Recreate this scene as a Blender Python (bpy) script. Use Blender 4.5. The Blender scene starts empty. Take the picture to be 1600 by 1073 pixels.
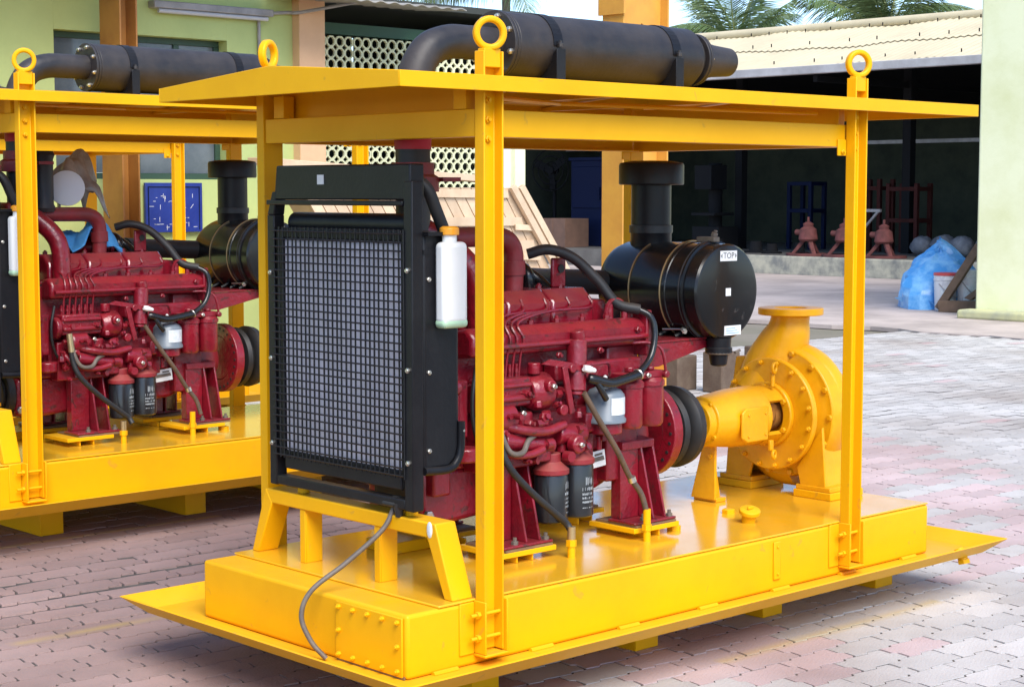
import bpy, bmesh, math, random
from mathutils import Vector, Matrix
random.seed(7)
R = math.radians
S = 0.8                                   # model units -> metres

# ------------------------------------------------------------------ camera, world, sun
scn = bpy.context.scene
col = scn.collection
CAM = Vector((-3.3755, -4.0852, 1.7011)); PITCH = 0.0865; YAW = 0.8192; FPX = 2734.5
cam_d = bpy.data.cameras.new('camera'); cam = bpy.data.objects.new('camera', cam_d); col.objects.link(cam)
cam.location = CAM * S
cam.rotation_euler = (math.pi / 2 - PITCH, 0, YAW - math.pi / 2)
cam_d.sensor_width = 36.0; cam_d.lens = 36.0 * FPX / 1600.0
cam_d.clip_start = 0.1; cam_d.clip_end = 2000
scn.camera = cam

w = bpy.data.worlds.new('World'); scn.world = w; w.use_nodes = True
nt = w.node_tree; nt.nodes.clear()
sky = nt.nodes.new('ShaderNodeTexSky'); sky.sky_type = 'NISHITA'; sky.sun_disc = False
SUN_EL, SUN_AZ = 47.0, 246.0              # azimuth of the sun, degrees from +X toward +Y
sky.sun_elevation = R(SUN_EL); sky.sun_rotation = R(90 - SUN_AZ)
sky.air_density = 0.75; sky.dust_density = 0.15; sky.ozone_density = 2.0
bg = nt.nodes.new('ShaderNodeBackground'); bg.inputs['Strength'].default_value = 0.125
wo = nt.nodes.new('ShaderNodeOutputWorld')
nt.links.new(sky.outputs[0], bg.inputs[0]); nt.links.new(bg.outputs[0], wo.inputs[0])
sd = bpy.data.lights.new('sun', 'SUN'); sun = bpy.data.objects.new('sun', sd); col.objects.link(sun)
sd.energy = 2.4; sd.angle = R(40); sd.color = (1.0, 0.95, 0.88)
dirv = Vector((math.cos(R(SUN_AZ)) * math.cos(R(SUN_EL)), math.sin(R(SUN_AZ)) * math.cos(R(SUN_EL)), math.sin(R(SUN_EL))))
sun.rotation_euler = dirv.to_track_quat('Z', 'Y').to_euler(); sun.location = (0, -10, 20)
scn.view_settings.view_transform = 'Standard'; scn.view_settings.look = 'None'
scn.view_settings.exposure = 1.2; scn.view_settings.gamma = 1.0; scn.view_settings.use_curve_mapping = False

def project(p):
    d = Vector(p) - CAM
    F = Vector((math.cos(PITCH) * math.cos(YAW), math.cos(PITCH) * math.sin(YAW), -math.sin(PITCH)))
    Rt = Vector((math.sin(YAW), -math.cos(YAW), 0)); U = Rt.cross(F)
    z = d.dot(F)
    if z < 0.2: return None
    return 800 + FPX * d.dot(Rt) / z, 536.5 - FPX * d.dot(U) / z, z

# ------------------------------------------------------------------ materials
MATS = {}
def mat(name, c, rough=0.5, metal=0.0, c2=None, scale=6.0, contrast=(0.4, 0.65), bump=0.0, bscale=60.0, coat=0.0,
        spec=0.5, rvar=0.0, alpha=1.0, trans=0.0, dust=None, dust_amt=0.5, objrand=0.0, emission=None, wave=None, chips=None):
    m = bpy.data.materials.new(name); m.use_nodes = True; MATS[name] = m
    n = m.node_tree; b = n.nodes['Principled BSDF']
    b.inputs['Base Color'].default_value = (*c, 1); b.inputs['Roughness'].default_value = rough
    b.inputs['Metallic'].default_value = metal; b.inputs['Specular IOR Level'].default_value = spec
    b.inputs['Coat Weight'].default_value = coat; b.inputs['Coat Roughness'].default_value = 0.12
    b.inputs['Alpha'].default_value = alpha; b.inputs['Transmission Weight'].default_value = trans
    tc = n.nodes.new('ShaderNodeTexCoord'); src = tc.outputs['Object']
    cur = None
    if c2 is not None:
        no = n.nodes.new('ShaderNodeTexNoise'); no.inputs['Scale'].default_value = scale; no.inputs['Detail'].default_value = 6
        no.inputs['Roughness'].default_value = 0.65
        n.links.new(src, no.inputs['Vector'])
        rp = n.nodes.new('ShaderNodeValToRGB'); rp.color_ramp.elements[0].position = contrast[0]; rp.color_ramp.elements[1].position = contrast[1]
        rp.color_ramp.elements[0].color = (*c, 1); rp.color_ramp.elements[1].color = (*c2, 1)
        n.links.new(no.outputs['Fac'], rp.inputs['Fac']); cur = rp.outputs['Color']
        if rvar:
            mp = n.nodes.new('ShaderNodeMapRange'); mp.inputs['To Min'].default_value = rough - rvar; mp.inputs['To Max'].default_value = rough + rvar
            mp.inputs['From Min'].default_value = 0.3; mp.inputs['From Max'].default_value = 0.7
            n.links.new(no.outputs['Fac'], mp.inputs['Value']); n.links.new(mp.outputs[0], b.inputs['Roughness'])
    if dust is not None:                  # settled dust on upward faces, broken up by noise
        ge = n.nodes.new('ShaderNodeNewGeometry'); sx = n.nodes.new('ShaderNodeSeparateXYZ'); n.links.new(ge.outputs['Normal'], sx.inputs[0])
        no2 = n.nodes.new('ShaderNodeTexNoise'); no2.inputs['Scale'].default_value = 14; no2.inputs['Detail'].default_value = 5
        n.links.new(src, no2.inputs['Vector'])
        mr = n.nodes.new('ShaderNodeMapRange'); mr.inputs['From Min'].default_value = 0.3; mr.inputs['From Max'].default_value = 1.0
        n.links.new(sx.outputs['Z'], mr.inputs['Value'])
        mu = n.nodes.new('ShaderNodeMath'); mu.operation = 'MULTIPLY'; n.links.new(mr.outputs[0], mu.inputs[0]); n.links.new(no2.outputs['Fac'], mu.inputs[1])
        mu2 = n.nodes.new('ShaderNodeMath'); mu2.operation = 'MULTIPLY'; mu2.inputs[1].default_value = dust_amt; n.links.new(mu.outputs[0], mu2.inputs[0])
        mx = n.nodes.new('ShaderNodeMix'); mx.data_type = 'RGBA'; n.links.new(mu2.outputs[0], mx.inputs['Factor'])
        if cur is not None: n.links.new(cur, mx.inputs['A'])
        else: mx.inputs['A'].default_value = (*c, 1)
        mx.inputs['B'].default_value = (*dust, 1); cur = mx.outputs['Result']
    if chips is not None:                 # knocks and rubbed spots in the paint
        nc = n.nodes.new('ShaderNodeTexNoise'); nc.inputs['Scale'].default_value = chips[0]; nc.inputs['Detail'].default_value = 3; nc.inputs['Distortion'].default_value = 1.2
        n.links.new(src, nc.inputs['Vector'])
        rc = n.nodes.new('ShaderNodeValToRGB'); rc.color_ramp.elements[0].position = chips[1]; rc.color_ramp.elements[1].position = chips[1] + 0.05
        rc.color_ramp.elements[0].color = (0, 0, 0, 1); rc.color_ramp.elements[1].color = (chips[2], chips[2], chips[2], 1); n.links.new(nc.outputs['Fac'], rc.inputs['Fac'])
        mc = n.nodes.new('ShaderNodeMix'); mc.data_type = 'RGBA'; n.links.new(rc.outputs['Color'], mc.inputs['Factor'])
        if cur is not None: n.links.new(cur, mc.inputs['A'])
        else: mc.inputs['A'].default_value = (*c, 1)
        mc.inputs['B'].default_value = (*chips[3], 1); cur = mc.outputs['Result']
    if objrand:
        oi = n.nodes.new('ShaderNodeObjectInfo'); ge = n.nodes.new('ShaderNodeNewGeometry')
        ad = n.nodes.new('ShaderNodeMath'); ad.operation = 'ADD'; n.links.new(oi.outputs['Random'], ad.inputs[0]); n.links.new(ge.outputs['Random Per Island'], ad.inputs[1])
        fr = n.nodes.new('ShaderNodeMath'); fr.operation = 'FRACT'; n.links.new(ad.outputs[0], fr.inputs[0])
        mp = n.nodes.new('ShaderNodeMapRange'); mp.inputs['To Min'].default_value = 1 - objrand; mp.inputs['To Max'].default_value = 1 + objrand
        n.links.new(fr.outputs[0], mp.inputs['Value'])
        hs = n.nodes.new('ShaderNodeHueSaturation')
        if cur is not None: n.links.new(cur, hs.inputs['Color'])
        else: hs.inputs['Color'].default_value = (*c, 1)
        n.links.new(mp.outputs[0], hs.inputs['Value']); cur = hs.outputs['Color']
    if cur is not None: n.links.new(cur, b.inputs['Base Color'])
    if bump:
        no3 = n.nodes.new('ShaderNodeTexNoise'); no3.inputs['Scale'].default_value = bscale; no3.inputs['Detail'].default_value = 4
        n.links.new(src, no3.inputs['Vector'])
        bp = n.nodes.new('ShaderNodeBump'); bp.inputs['Strength'].default_value = bump; bp.inputs['Distance'].default_value = 0.01
        n.links.new(no3.outputs['Fac'], bp.inputs['Height']); n.links.new(bp.outputs[0], b.inputs['Normal'])
    return m

mat('yellow', (0.82, 0.418, 0.003), 0.40, c2=(0.72, 0.345, 0.004), scale=2.2, contrast=(0.42, 0.8), coat=0.0, spec=0.18, bump=0.09, bscale=18, rvar=0.09, dust=(0.55, 0.42, 0.2), dust_amt=0.12, chips=(16, 0.67, 0.32, (0.40, 0.22, 0.05)))
mat('yellow_deck', (0.78, 0.41, 0.004), 0.15, c2=(0.72, 0.375, 0.006), scale=4, coat=0.25, spec=0.5, bump=0.03, bscale=9, rvar=0.07, dust=(0.6, 0.47, 0.28), dust_amt=0.12)
mat('yellow_cast', (0.80, 0.385, 0.003), 0.36, c2=(0.70, 0.315, 0.003), scale=7, coat=0.0, spec=0.4, bump=0.14, bscale=38, dust=(0.5, 0.38, 0.2), dust_amt=0.08)
mat('red', (0.225, 0.006, 0.017), 0.34, c2=(0.12, 0.005, 0.011), scale=11, contrast=(0.45, 0.72), coat=0.25, bump=0.3, bscale=55, dust=(0.30, 0.13, 0.11), dust_amt=0.25, rvar=0.1, chips=(24, 0.63, 0.7, (0.05, 0.018, 0.016)))
mat('red_dull', (0.26, 0.016, 0.022), 0.5, c2=(0.17, 0.02, 0.02), scale=12, bump=0.15, bscale=60, dust=(0.35, 0.2, 0.14), dust_amt=0.5)
mat('black', (0.006, 0.006, 0.008), 0.4, c2=(0.01, 0.01, 0.012), scale=8, spec=0.3, bump=0.06, bscale=80, dust=(0.2, 0.18, 0.15), dust_amt=0.12)
mat('black_gloss', (0.005, 0.005, 0.006), 0.26, c2=(0.008, 0.008, 0.009), scale=5, coat=0.15, spec=0.35, dust=(0.2, 0.18, 0.15), dust_amt=0.12, chips=(20, 0.66, 0.3, (0.10, 0.09, 0.085)))
mat('muffler_black', (0.014, 0.013, 0.015), 0.5, c2=(0.034, 0.028, 0.027), scale=5, bump=0.12, bscale=40, dust=(0.16, 0.15, 0.16), dust_amt=0.3, rvar=0.1)
mat('rubber', (0.009, 0.009, 0.010), 0.55, c2=(0.018, 0.017, 0.017), scale=12, dust=(0.25, 0.22, 0.18), dust_amt=0.3)
mat('rubber_bright', (0.012, 0.012, 0.013), 0.25)
mat('hose_brown', (0.12, 0.075, 0.045), 0.5, c2=(0.07, 0.05, 0.035), scale=25)
mat('hose_grey', (0.11, 0.09, 0.075), 0.5, c2=(0.16, 0.13, 0.1), scale=25)
mat('core_grey', (0.62, 0.61, 0.69), 0.55, c2=(0.54, 0.53, 0.58), scale=5)
mat('steel', (0.6, 0.58, 0.52), 0.3, metal=0.9)
mat('brass', (0.5, 0.38, 0.2), 0.4, metal=0.8)
mat('white_plastic', (0.80, 0.81, 0.80), 0.35, c2=(0.76, 0.77, 0.74), scale=4)
mat('green_fluid', (0.42, 0.62, 0.42), 0.35)
mat('orange_cap', (0.85, 0.35, 0.02), 0.4)
mat('grey_bowl', (0.17, 0.20, 0.23), 0.35, c2=(0.13, 0.155, 0.18), scale=10)
mat('label_white', (0.75, 0.76, 0.76), 0.45)
mat('label_grey', (0.55, 0.6, 0.63), 0.4, c2=(0.70, 0.73, 0.75), scale=60)
mat('print_grey', (0.30, 0.33, 0.35), 0.45)
mat('print_black', (0.02, 0.02, 0.02), 0.5)
mat('filter_black', (0.010, 0.010, 0.012), 0.3, coat=0.3)
mat('brown_pad', (0.16, 0.09, 0.05), 0.7, c2=(0.22, 0.13, 0.06), scale=20)
mat('band_crimson', (0.5, 0.02, 0.05), 0.5)
mat('red_gloss', (0.25, 0.007, 0.019), 0.18, c2=(0.19, 0.006, 0.016), scale=9, coat=0.6, bump=0.05, bscale=50, dust=(0.45, 0.25, 0.24), dust_amt=0.35)
# surroundings
mat('lime_wall', (0.52, 0.60, 0.23), 0.8, c2=(0.47, 0.55, 0.21), scale=2.5, bump=0.12, bscale=40)
mat('pale_wall', (0.83, 0.84, 0.55), 0.8, c2=(0.70, 0.71, 0.38), scale=1.0, contrast=(0.45, 0.72), bump=0.15, bscale=25)
mat('plinth_wall', (0.58, 0.56, 0.28), 0.85, c2=(0.40, 0.40, 0.26), scale=3, bump=0.3, bscale=15)
mat('peach', (0.78, 0.48, 0.28), 0.8, c2=(0.72, 0.43, 0.25), scale=4)
mat('column_paint_shaded', (0.36, 0.16, 0.035), 0.5, c2=(0.29, 0.12, 0.03), scale=5, bump=0.05)  # the other column's orange, darkened to stand in for canopy shade
mat('column_paint_bright', (0.66, 0.33, 0.05), 0.5, c2=(0.58, 0.27, 0.045), scale=5, bump=0.05)
mat('lattice', (0.68, 0.68, 0.44), 0.85, c2=(0.58, 0.58, 0.38), scale=10, bump=0.2, objrand=0.07)
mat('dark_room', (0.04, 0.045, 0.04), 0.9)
mat('window_glass', (0.10, 0.12, 0.14), 0.15, c2=(0.16, 0.18, 0.2), scale=3)
mat('window_green', (0.035, 0.075, 0.05), 0.5)
mat('canopy_sheet', (0.34, 0.33, 0.31), 0.8, c2=(0.24, 0.23, 0.21), scale=5)
mat('green_beam', (0.02, 0.07, 0.035), 0.5)
mat('shed_sheet', (0.60, 0.52, 0.35), 0.9, c2=(0.50, 0.43, 0.29), scale=1.2, contrast=(0.4, 0.7), bump=0.1, bscale=8)
mat('gutter', (0.60, 0.58, 0.58), 0.6, c2=(0.42, 0.40, 0.40), scale=1.5)
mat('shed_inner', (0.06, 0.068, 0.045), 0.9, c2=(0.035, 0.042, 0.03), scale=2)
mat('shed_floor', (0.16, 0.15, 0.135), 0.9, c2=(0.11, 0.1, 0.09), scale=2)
mat('dirty_plinth', (0.50, 0.47, 0.36), 0.9, c2=(0.22, 0.22, 0.2), scale=3.5, bump=0.2, bscale=10)
mat('apron', (0.50, 0.42, 0.385), 0.9, c2=(0.34, 0.285, 0.26), scale=1.1, bump=0.3, bscale=8)
mat('ground', (0.22, 0.19, 0.15), 0.95, c2=(0.16, 0.15, 0.1), scale=0.7)
mat('joint_sand', (0.06, 0.052, 0.048), 0.95, c2=(0.13, 0.115, 0.10), scale=9, bump=0.4, bscale=60)
mat('wood_pale', (0.70, 0.53, 0.36), 0.75, c2=(0.60, 0.43, 0.28), scale=7, objrand=0.10, bump=0.1, bscale=30)
mat('wood_dark', (0.12, 0.075, 0.045), 0.8, c2=(0.18, 0.11, 0.07), scale=6)
mat('carton', (0.20, 0.11, 0.075), 0.85, c2=(0.15, 0.085, 0.06), scale=4)
mat('block_brown', (0.10, 0.065, 0.045), 0.9, c2=(0.14, 0.10, 0.07), scale=9, bump=0.2)
mat('tarp_blue', (0.07, 0.31, 0.68), 0.3, c2=(0.24, 0.52, 0.82), scale=3.2, contrast=(0.45, 0.6))
mat('bucket_white', (0.66, 0.66, 0.68), 0.5, c2=(0.5, 0.5, 0.54), scale=9, contrast=(0.5, 0.62))
mat('lid_red', (0.5, 0.06, 0.06), 0.5)
mat('blue_paint', (0.004, 0.009, 0.042), 0.7, spec=0.2)
mat('blue_board', (0.012, 0.03, 0.22), 0.4, c2=(0.02, 0.045, 0.27), scale=6)
mat('pinkish_iron', (0.19, 0.055, 0.05), 0.8, c2=(0.11, 0.035, 0.03), scale=8)
mat('rust_red', (0.07, 0.017, 0.014), 0.8, spec=0.2)
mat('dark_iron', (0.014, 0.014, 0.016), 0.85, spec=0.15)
mat('sack', (0.15, 0.16, 0.19), 0.85, c2=(0.26, 0.27, 0.30), scale=5, bump=0.5, bscale=6)
mat('galv', (0.36, 0.34, 0.35), 0.5, c2=(0.26, 0.25, 0.25), scale=8)
mat('lamp_white', (0.55, 0.54, 0.56), 0.5)
mat('door_bluewhite', (0.62, 0.68, 0.76), 0.6)
mat('rag_blue', (0.05, 0.25, 0.55), 0.8, c2=(0.08, 0.33, 0.65), scale=20)
mat('bag', (0.35, 0.32, 0.28), 0.25, c2=(0.22, 0.19, 0.16), scale=10)
mat('trunk', (0.16, 0.13, 0.1), 0.9, c2=(0.1, 0.085, 0.065), scale=8)
mat('palm_leaf', (0.08, 0.14, 0.045), 0.5, c2=(0.14, 0.19, 0.07), scale=2.0, objrand=0.25)
mat('rachis', (0.14, 0.17, 0.05), 0.6)

def paver_mat(name, c, c2):
    m = mat(name, c, 0.85, c2=c2, scale=7, contrast=(0.35, 0.75), bump=0.35, bscale=120, objrand=0.11)
    n = m.node_tree; b = n.nodes['Principled BSDF']; ln = b.inputs['Base Color'].links[0].from_socket
    ge = n.nodes.new('ShaderNodeNewGeometry'); sp = n.nodes.new('ShaderNodeSeparateXYZ'); n.links.new(ge.outputs['Position'], sp.inputs[0])
    no = n.nodes.new('ShaderNodeTexNoise'); no.inputs['Scale'].default_value = 5; no.inputs['Detail'].default_value = 5
    n.links.new(ge.outputs['Position'], no.inputs['Vector'])
    acc = None
    def M(op, a, b_, c_=None):
        k = n.nodes.new('ShaderNodeMath'); k.operation = op
        for i, v in enumerate((a, b_, c_)):
            if v is None: continue
            if isinstance(v, (int, float)): k.inputs[i].default_value = v
            else: n.links.new(v, k.inputs[i])
        return k.outputs[0]
    for (y, x0, x1, wd, st) in ((-0.045, 1.42, 2.85, 0.05, 0.42), (1.93, -0.35, 0.55, 0.05, 0.3), (3.42, 0.1, 1.6, 0.045, 0.4), (-0.42, 3.2, 4.6, 0.06, 0.5)):
        dy = M('ABSOLUTE', M('SUBTRACT', sp.outputs['Y'], y * S), 0)
        a = M('SUBTRACT', 1.0, M('DIVIDE', dy, wd * S)); a = M('MAXIMUM', a, 0.0)
        e = M('MULTIPLY', M('MULTIPLY', M('SUBTRACT', sp.outputs['X'], x0 * S), 6.0), M('MULTIPLY', M('SUBTRACT', x1 * S, sp.outputs['X']), 6.0))
        e = M('MINIMUM', M('MAXIMUM', e, 0.0), 1.0)
        f = M('MULTIPLY', M('MULTIPLY', a, e), M('MULTIPLY', no.outputs['Fac'], 1.7 * st))
        acc = f if acc is None else M('MAXIMUM', acc, f)
    acc = M('MINIMUM', acc, 0.85)
    # broad grime, soil trodden in
    g2 = n.nodes.new('ShaderNodeTexNoise'); g2.inputs['Scale'].default_value = 1.1; g2.inputs['Detail'].default_value = 7; n.links.new(ge.outputs['Position'], g2.inputs['Vector'])
    rp = n.nodes.new('ShaderNodeValToRGB'); rp.color_ramp.elements[0].position = 0.42; rp.color_ramp.elements[1].position = 0.75
    rp.color_ramp.elements[0].color = (1, 1, 1, 1); rp.color_ramp.elements[1].color = (0.70, 0.64, 0.60, 1); n.links.new(g2.outputs['Fac'], rp.inputs['Fac'])
    ml = n.nodes.new('ShaderNodeMix'); ml.data_type = 'RGBA'; ml.blend_type = 'MULTIPLY'; ml.inputs['Factor'].default_value = 1.0
    n.links.new(ln, ml.inputs['A']); n.links.new(rp.outputs['Color'], ml.inputs['B'])
    mx = n.nodes.new('ShaderNodeMix'); mx.data_type = 'RGBA'; n.links.new(acc, mx.inputs['Factor']); n.links.new(ml.outputs['Result'], mx.inputs['A'])
    mx.inputs['B'].default_value = (0.62, 0.42, 0.05, 1); n.links.new(mx.outputs['Result'], b.inputs['Base Color'])
paver_mat('paver_grey', (0.54, 0.515, 0.50), (0.475, 0.45, 0.435))
paver_mat('paver_pink', (0.56, 0.43, 0.43), (0.51, 0.41, 0.405))
paver_mat('paver_dull', (0.36, 0.243, 0.222), (0.30, 0.215, 0.198))  # pinkish, dusty pavers; shade on the left ground is mixed into the colour

# ------------------------------------------------------------------ mesh builder
V = Vector
def basis(d):
    d = V(d).normalized(); a = V((0, 0, 1)) if abs(d.z) < 0.9 else V((1, 0, 0))
    u = d.cross(a).normalized(); return u, d.cross(u).normalized(), d
def smooth_pts(pts, k=6):
    pts = [V(p) for p in pts]
    if len(pts) < 3: return pts
    P = [2 * pts[0] - pts[1]] + pts + [2 * pts[-1] - pts[-2]]; out = []
    for i in range(1, len(P) - 2):
        for j in range(k):
            t = j / k; a, b, c, d = P[i - 1], P[i], P[i + 1], P[i + 2]
            out.append(0.5 * ((2 * b) + (c - a) * t + (2 * a - 5 * b + 4 * c - d) * t * t + (3 * b - a - 3 * c + d) * t ** 3))
    out.append(pts[-1]); return out
class MB:
    def __init__(s): s.bm = bmesh.new(); s.mi = 0
    def poly(s, vs):
        try:
            f = s.bm.faces.new(vs); f.material_index = s.mi; return f
        except ValueError: return None
    def extr(s, pts, vec):
        a = [s.bm.verts.new(V(p)) for p in pts]; b = [s.bm.verts.new(V(p) + V(vec)) for p in pts]; n = len(a)
        s.poly(a[::-1]); s.poly(b)
        for i in range(n): s.poly((a[i], a[(i + 1) % n], b[(i + 1) % n], b[i]))
        return s
    def box(s, x0, x1, y0, y1, z0, z1):
        return s.extr([(x0, y0, z0), (x1, y0, z0), (x1, y1, z0), (x0, y1, z0)], (0, 0, z1 - z0))
    def obox(s, c, ex, ey, ez):           # centre and three half-axis vectors
        c, ex, ey, ez = V(c), V(ex), V(ey), V(ez)
        return s.extr([c - ex - ey - ez, c + ex - ey - ez, c + ex + ey - ez, c - ex + ey - ez], 2 * ez)
    def lathe(s, prof, p0, d, n=24, cap=True, arc=None):     # prof: (t along axis, radius)
        u, v, d = basis(d); p0 = V(p0); rings = []
        for t, r in prof:
            rings.append([s.bm.verts.new(p0 + d * t + (u * math.cos(2 * math.pi * k / n) + v * math.sin(2 * math.pi * k / n)) * max(r, 1e-4)) for k in range(n)])
        for a, b in zip(rings, rings[1:]):
            for k in range(n): s.poly((a[k], a[(k + 1) % n], b[(k + 1) % n], b[k]))
        if cap: s.poly(rings[0][::-1]); s.poly(rings[-1])
        return s
    def cyl(s, p0, p1, r, r1=None, n=20):
        d = V(p1) - V(p0); return s.lathe([(0, r), (d.length, r if r1 is None else r1)], p0, d, n)
    def tube(s, pts, r, n=10, k=6, sm=True):
        pts = smooth_pts(pts, k) if sm else [V(p) for p in pts]
        rings = []; pu = None
        for i, p in enumerate(pts):
            d = (pts[min(i + 1, len(pts) - 1)] - pts[max(i - 1, 0)]).normalized()
            if pu is None: u, v, _ = basis(d)
            else: u = (pu - d * pu.dot(d)).normalized(); v = d.cross(u)
            pu = u; rr = r(i / (len(pts) - 1)) if callable(r) else r
            rings.append([s.bm.verts.new(p + (u * math.cos(2 * math.pi * j / n) + v * math.sin(2 * math.pi * j / n)) * rr) for j in range(n)])
        for a, b in zip(rings, rings[1:]):
            for j in range(n): s.poly((a[j], a[(j + 1) % n], b[(j + 1) % n], b[j]))
        s.poly(rings[0][::-1]); s.poly(rings[-1]); return s
    def torus(s, c, d, Rr, r, n=32, m=10):
        u, v, d = basis(d); c = V(c); rings = []
        for i in range(n):
            a = 2 * math.pi * i / n; e = u * math.cos(a) + v * math.sin(a)
            rings.append([s.bm.verts.new(c + e * (Rr + r * math.cos(2 * math.pi * j / m)) + d * r * math.sin(2 * math.pi * j / m)) for j in range(m)])
        for i in range(n):
            a, b = rings[i], rings[(i + 1) % n]
            for j in range(m): s.poly((a[j], b[j], b[(j + 1) % m], a[(j + 1) % m]))
        return s
    def sphere(s, c, r, n=12, m=8, sq=(1, 1, 1)):
        c = V(c); rows = []
        for i in range(1, m):
            a = math.pi * i / m
            rows.append([s.bm.verts.new(c + V((math.sin(a) * math.cos(2 * math.pi * j / n) * sq[0], math.sin(a) * math.sin(2 * math.pi * j / n) * sq[1], math.cos(a) * sq[2])) * r) for j in range(n)])
        t = s.bm.verts.new(c + V((0, 0, r * sq[2]))); b = s.bm.verts.new(c - V((0, 0, r * sq[2])))
        for j in range(n): s.poly((t, rows[0][j], rows[0][(j + 1) % n])); s.poly((b, rows[-1][(j + 1) % n], rows[-1][j]))
        for A, B in zip(rows, rows[1:]):
            for j in range(n): s.poly((A[j], B[j], B[(j + 1) % n], A[(j + 1) % n]))
        return s
    def ring(s, c, d, ro, ri, h, n=28):   # flat washer with a hole
        u, v, d = basis(d); c = V(c); L = []
        for (r, t) in ((ri, 0), (ro, 0), (ro, h), (ri, h)):
            L.append([s.bm.verts.new(c + d * t + (u * math.cos(2 * math.pi * k / n) + v * math.sin(2 * math.pi * k / n)) * r) for k in range(n)])
        for q in range(4):
            a, b = L[q], L[(q + 1) % 4]
            for k in range(n): s.poly((a[k], a[(k + 1) % n], b[(k + 1) % n], b[k]))
        return s
    def hexbolt(s, p, d, r=0.011, h=0.012, shank=0.012):
        u, v, dd = basis(d); p = V(p)
        s.lathe([(0, r), (h * 0.85, r), (h, r * 0.8)], p, d, 6)
        if shank: s.cyl(p + dd * h, p + dd * (h + shank), r * 0.55, n=8)
        return s
    def mesh(s, name, mats, origin=(0, 0, 0), smooth=38):
        bmesh.ops.recalc_face_normals(s.bm, faces=s.bm.faces[:])
        o = V(origin)
        for vv in s.bm.verts: vv.co = (vv.co - o) * S
        me = bpy.data.meshes.new(name); s.bm.to_mesh(me); s.bm.free()
        for m in (mats if isinstance(mats, (list, tuple)) else [mats]): me.materials.append(MATS[m])
        if smooth:
            me.shade_smooth(); me.set_sharp_from_angle(angle=R(smooth))
        return me
def tag(o, label=None, cat=None, group=None, kind=None):
    if label: o['label'] = label
    if cat: o['category'] = cat
    if group: o['group'] = group
    if kind: o['kind'] = kind
    return o
ORG = V((0, 0, 0))
def link(name, me, parent=None, loc=None, bevel=0.0, bseg=2):
    o = bpy.data.objects.new(name, me); col.objects.link(o)
    if parent is not None: o.parent = parent
    if loc is not None: o.location = V(loc) * S
    if bevel:
        b = o.modifiers.new('bevel', 'BEVEL'); b.width = bevel * S; b.segments = bseg; b.limit_method = 'ANGLE'; b.angle_limit = R(50)
    return o
def put(name, mb, m, parent=None, bevel=0.0, smooth=38, origin=None, bseg=2):
    """a part (parent given): mesh in the thing's frame; a thing: origin gives its base"""
    if parent is not None: return link(name, mb.mesh(name, m, ORG, smooth), parent, None, bevel, bseg)
    return link(name, mb.mesh(name, m, origin if origin is not None else (0, 0, 0), smooth), None, origin, bevel, bseg)
def empty(name, loc, label, cat, group=None):
    global ORG
    o = bpy.data.objects.new(name, None); col.objects.link(o); o.location = V(loc) * S; o.empty_display_size = 0.2
    ORG = V(loc); return tag(o, label, cat, group)
def text_mesh(txt, size):
    cu = bpy.data.curves.new('lettering', 'FONT'); cu.body = txt; cu.size = size * S; cu.align_x = 'CENTER'; cu.align_y = 'CENTER'; cu.resolution_u = 2
    t = bpy.data.objects.new('lettering', cu); col.objects.link(t)
    dg = bpy.context.evaluated_depsgraph_get(); me = bpy.data.meshes.new_from_object(t.evaluated_get(dg))
    bpy.data.objects.remove(t); return me

# ------------------------------------------------------------------ ground, pavement, apron
g = MB(); g.extr([(-200, -200, -0.3), (400, -200, -0.3), (400, 400, -0.3), (-200, 400, -0.3)], (0, 0, 0.25))
tag(put('ground', g, 'ground', smooth=0, origin=(0, 0, 0)), kind='structure')
PX1 = 14.75
def gz(x, y):                              # the yard climbs a few centimetres towards the lime wall
    a = min(1, max(0, (y - 1.9) / 1.1)); b_ = min(1, max(0, (6.6 - x) / 2.0)); return 0.048 * a * a * (3 - 2 * a) * b_ * b_ * (3 - 2 * b_)
g = MB(); gxs = [-8 + i * (PX1 + 8) / 60 for i in range(61)]; gys = [-12, -6, -2, 0, 1, 1.8] + [2 + i * 0.1 for i in range(12)] + [3.4, 4, 5, 6, 7, 8.3]
G_ = [[g.bm.verts.new((x, y, gz(x, y) - 0.0042)) for y in gys] for x in gxs]
for i in range(60):
    for j in range(len(gys) - 1): g.poly((G_[i][j], G_[i + 1][j], G_[i + 1][j + 1], G_[i][j + 1]))
pave = tag(put('pavement', g, 'joint_sand', smooth=0, origin=(0, 0, 0)), kind='structure')
g = MB()                                   # cement apron with a ragged near edge
e = [(PX1 + 0.12 * math.sin(i * 1.7) + 0.10 * math.sin(i * 0.61 + 1), -10 + i * 0.45, -0.04) for i in range(90)]
g.extr(e + [(60, 30.05, -0.04), (60, -10, -0.04)], (0, 0, 0.052))
tag(put('apron', g, 'apron', smooth=0, origin=(0, 0, 0)), kind='structure')

PL, PW, Y0, X0 = 0.283, 0.1385, -0.333, 2.005
def paver_outline():
    gap = 0.0022; a = 0.0085; hx, hy = PL / 2, PW / 2; P = []
    lo = [(0, 0), (0.064, -a), (0.078, a), (0.1415, 0), (0.2055, -a), (0.2195, a)]
    for t, o in lo: P.append((-hx + t, -hy + o))
    P.append((hx - 0.006, -hy)); P.append((hx, -hy + 0.008)); P.append((hx + 0.010, -hy + 0.062)); P.append((hx - 0.010, -hy + 0.077))
    P.append((hx, hy - 0.008)); P.append((hx - 0.006, hy))
    for t, o in reversed(lo): P.append((-hx + t, hy + o))
    P.append((-hx - 0.010, -hy + 0.077)); P.append((-hx + 0.010, -hy + 0.062))
    return P
PO = paver_outline()
def inset(P, k):
    sx, sy = 1 - 2 * k / PL, 1 - 2 * k / PW
    return [(x * sx, y * sy) for x, y in P]
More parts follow.
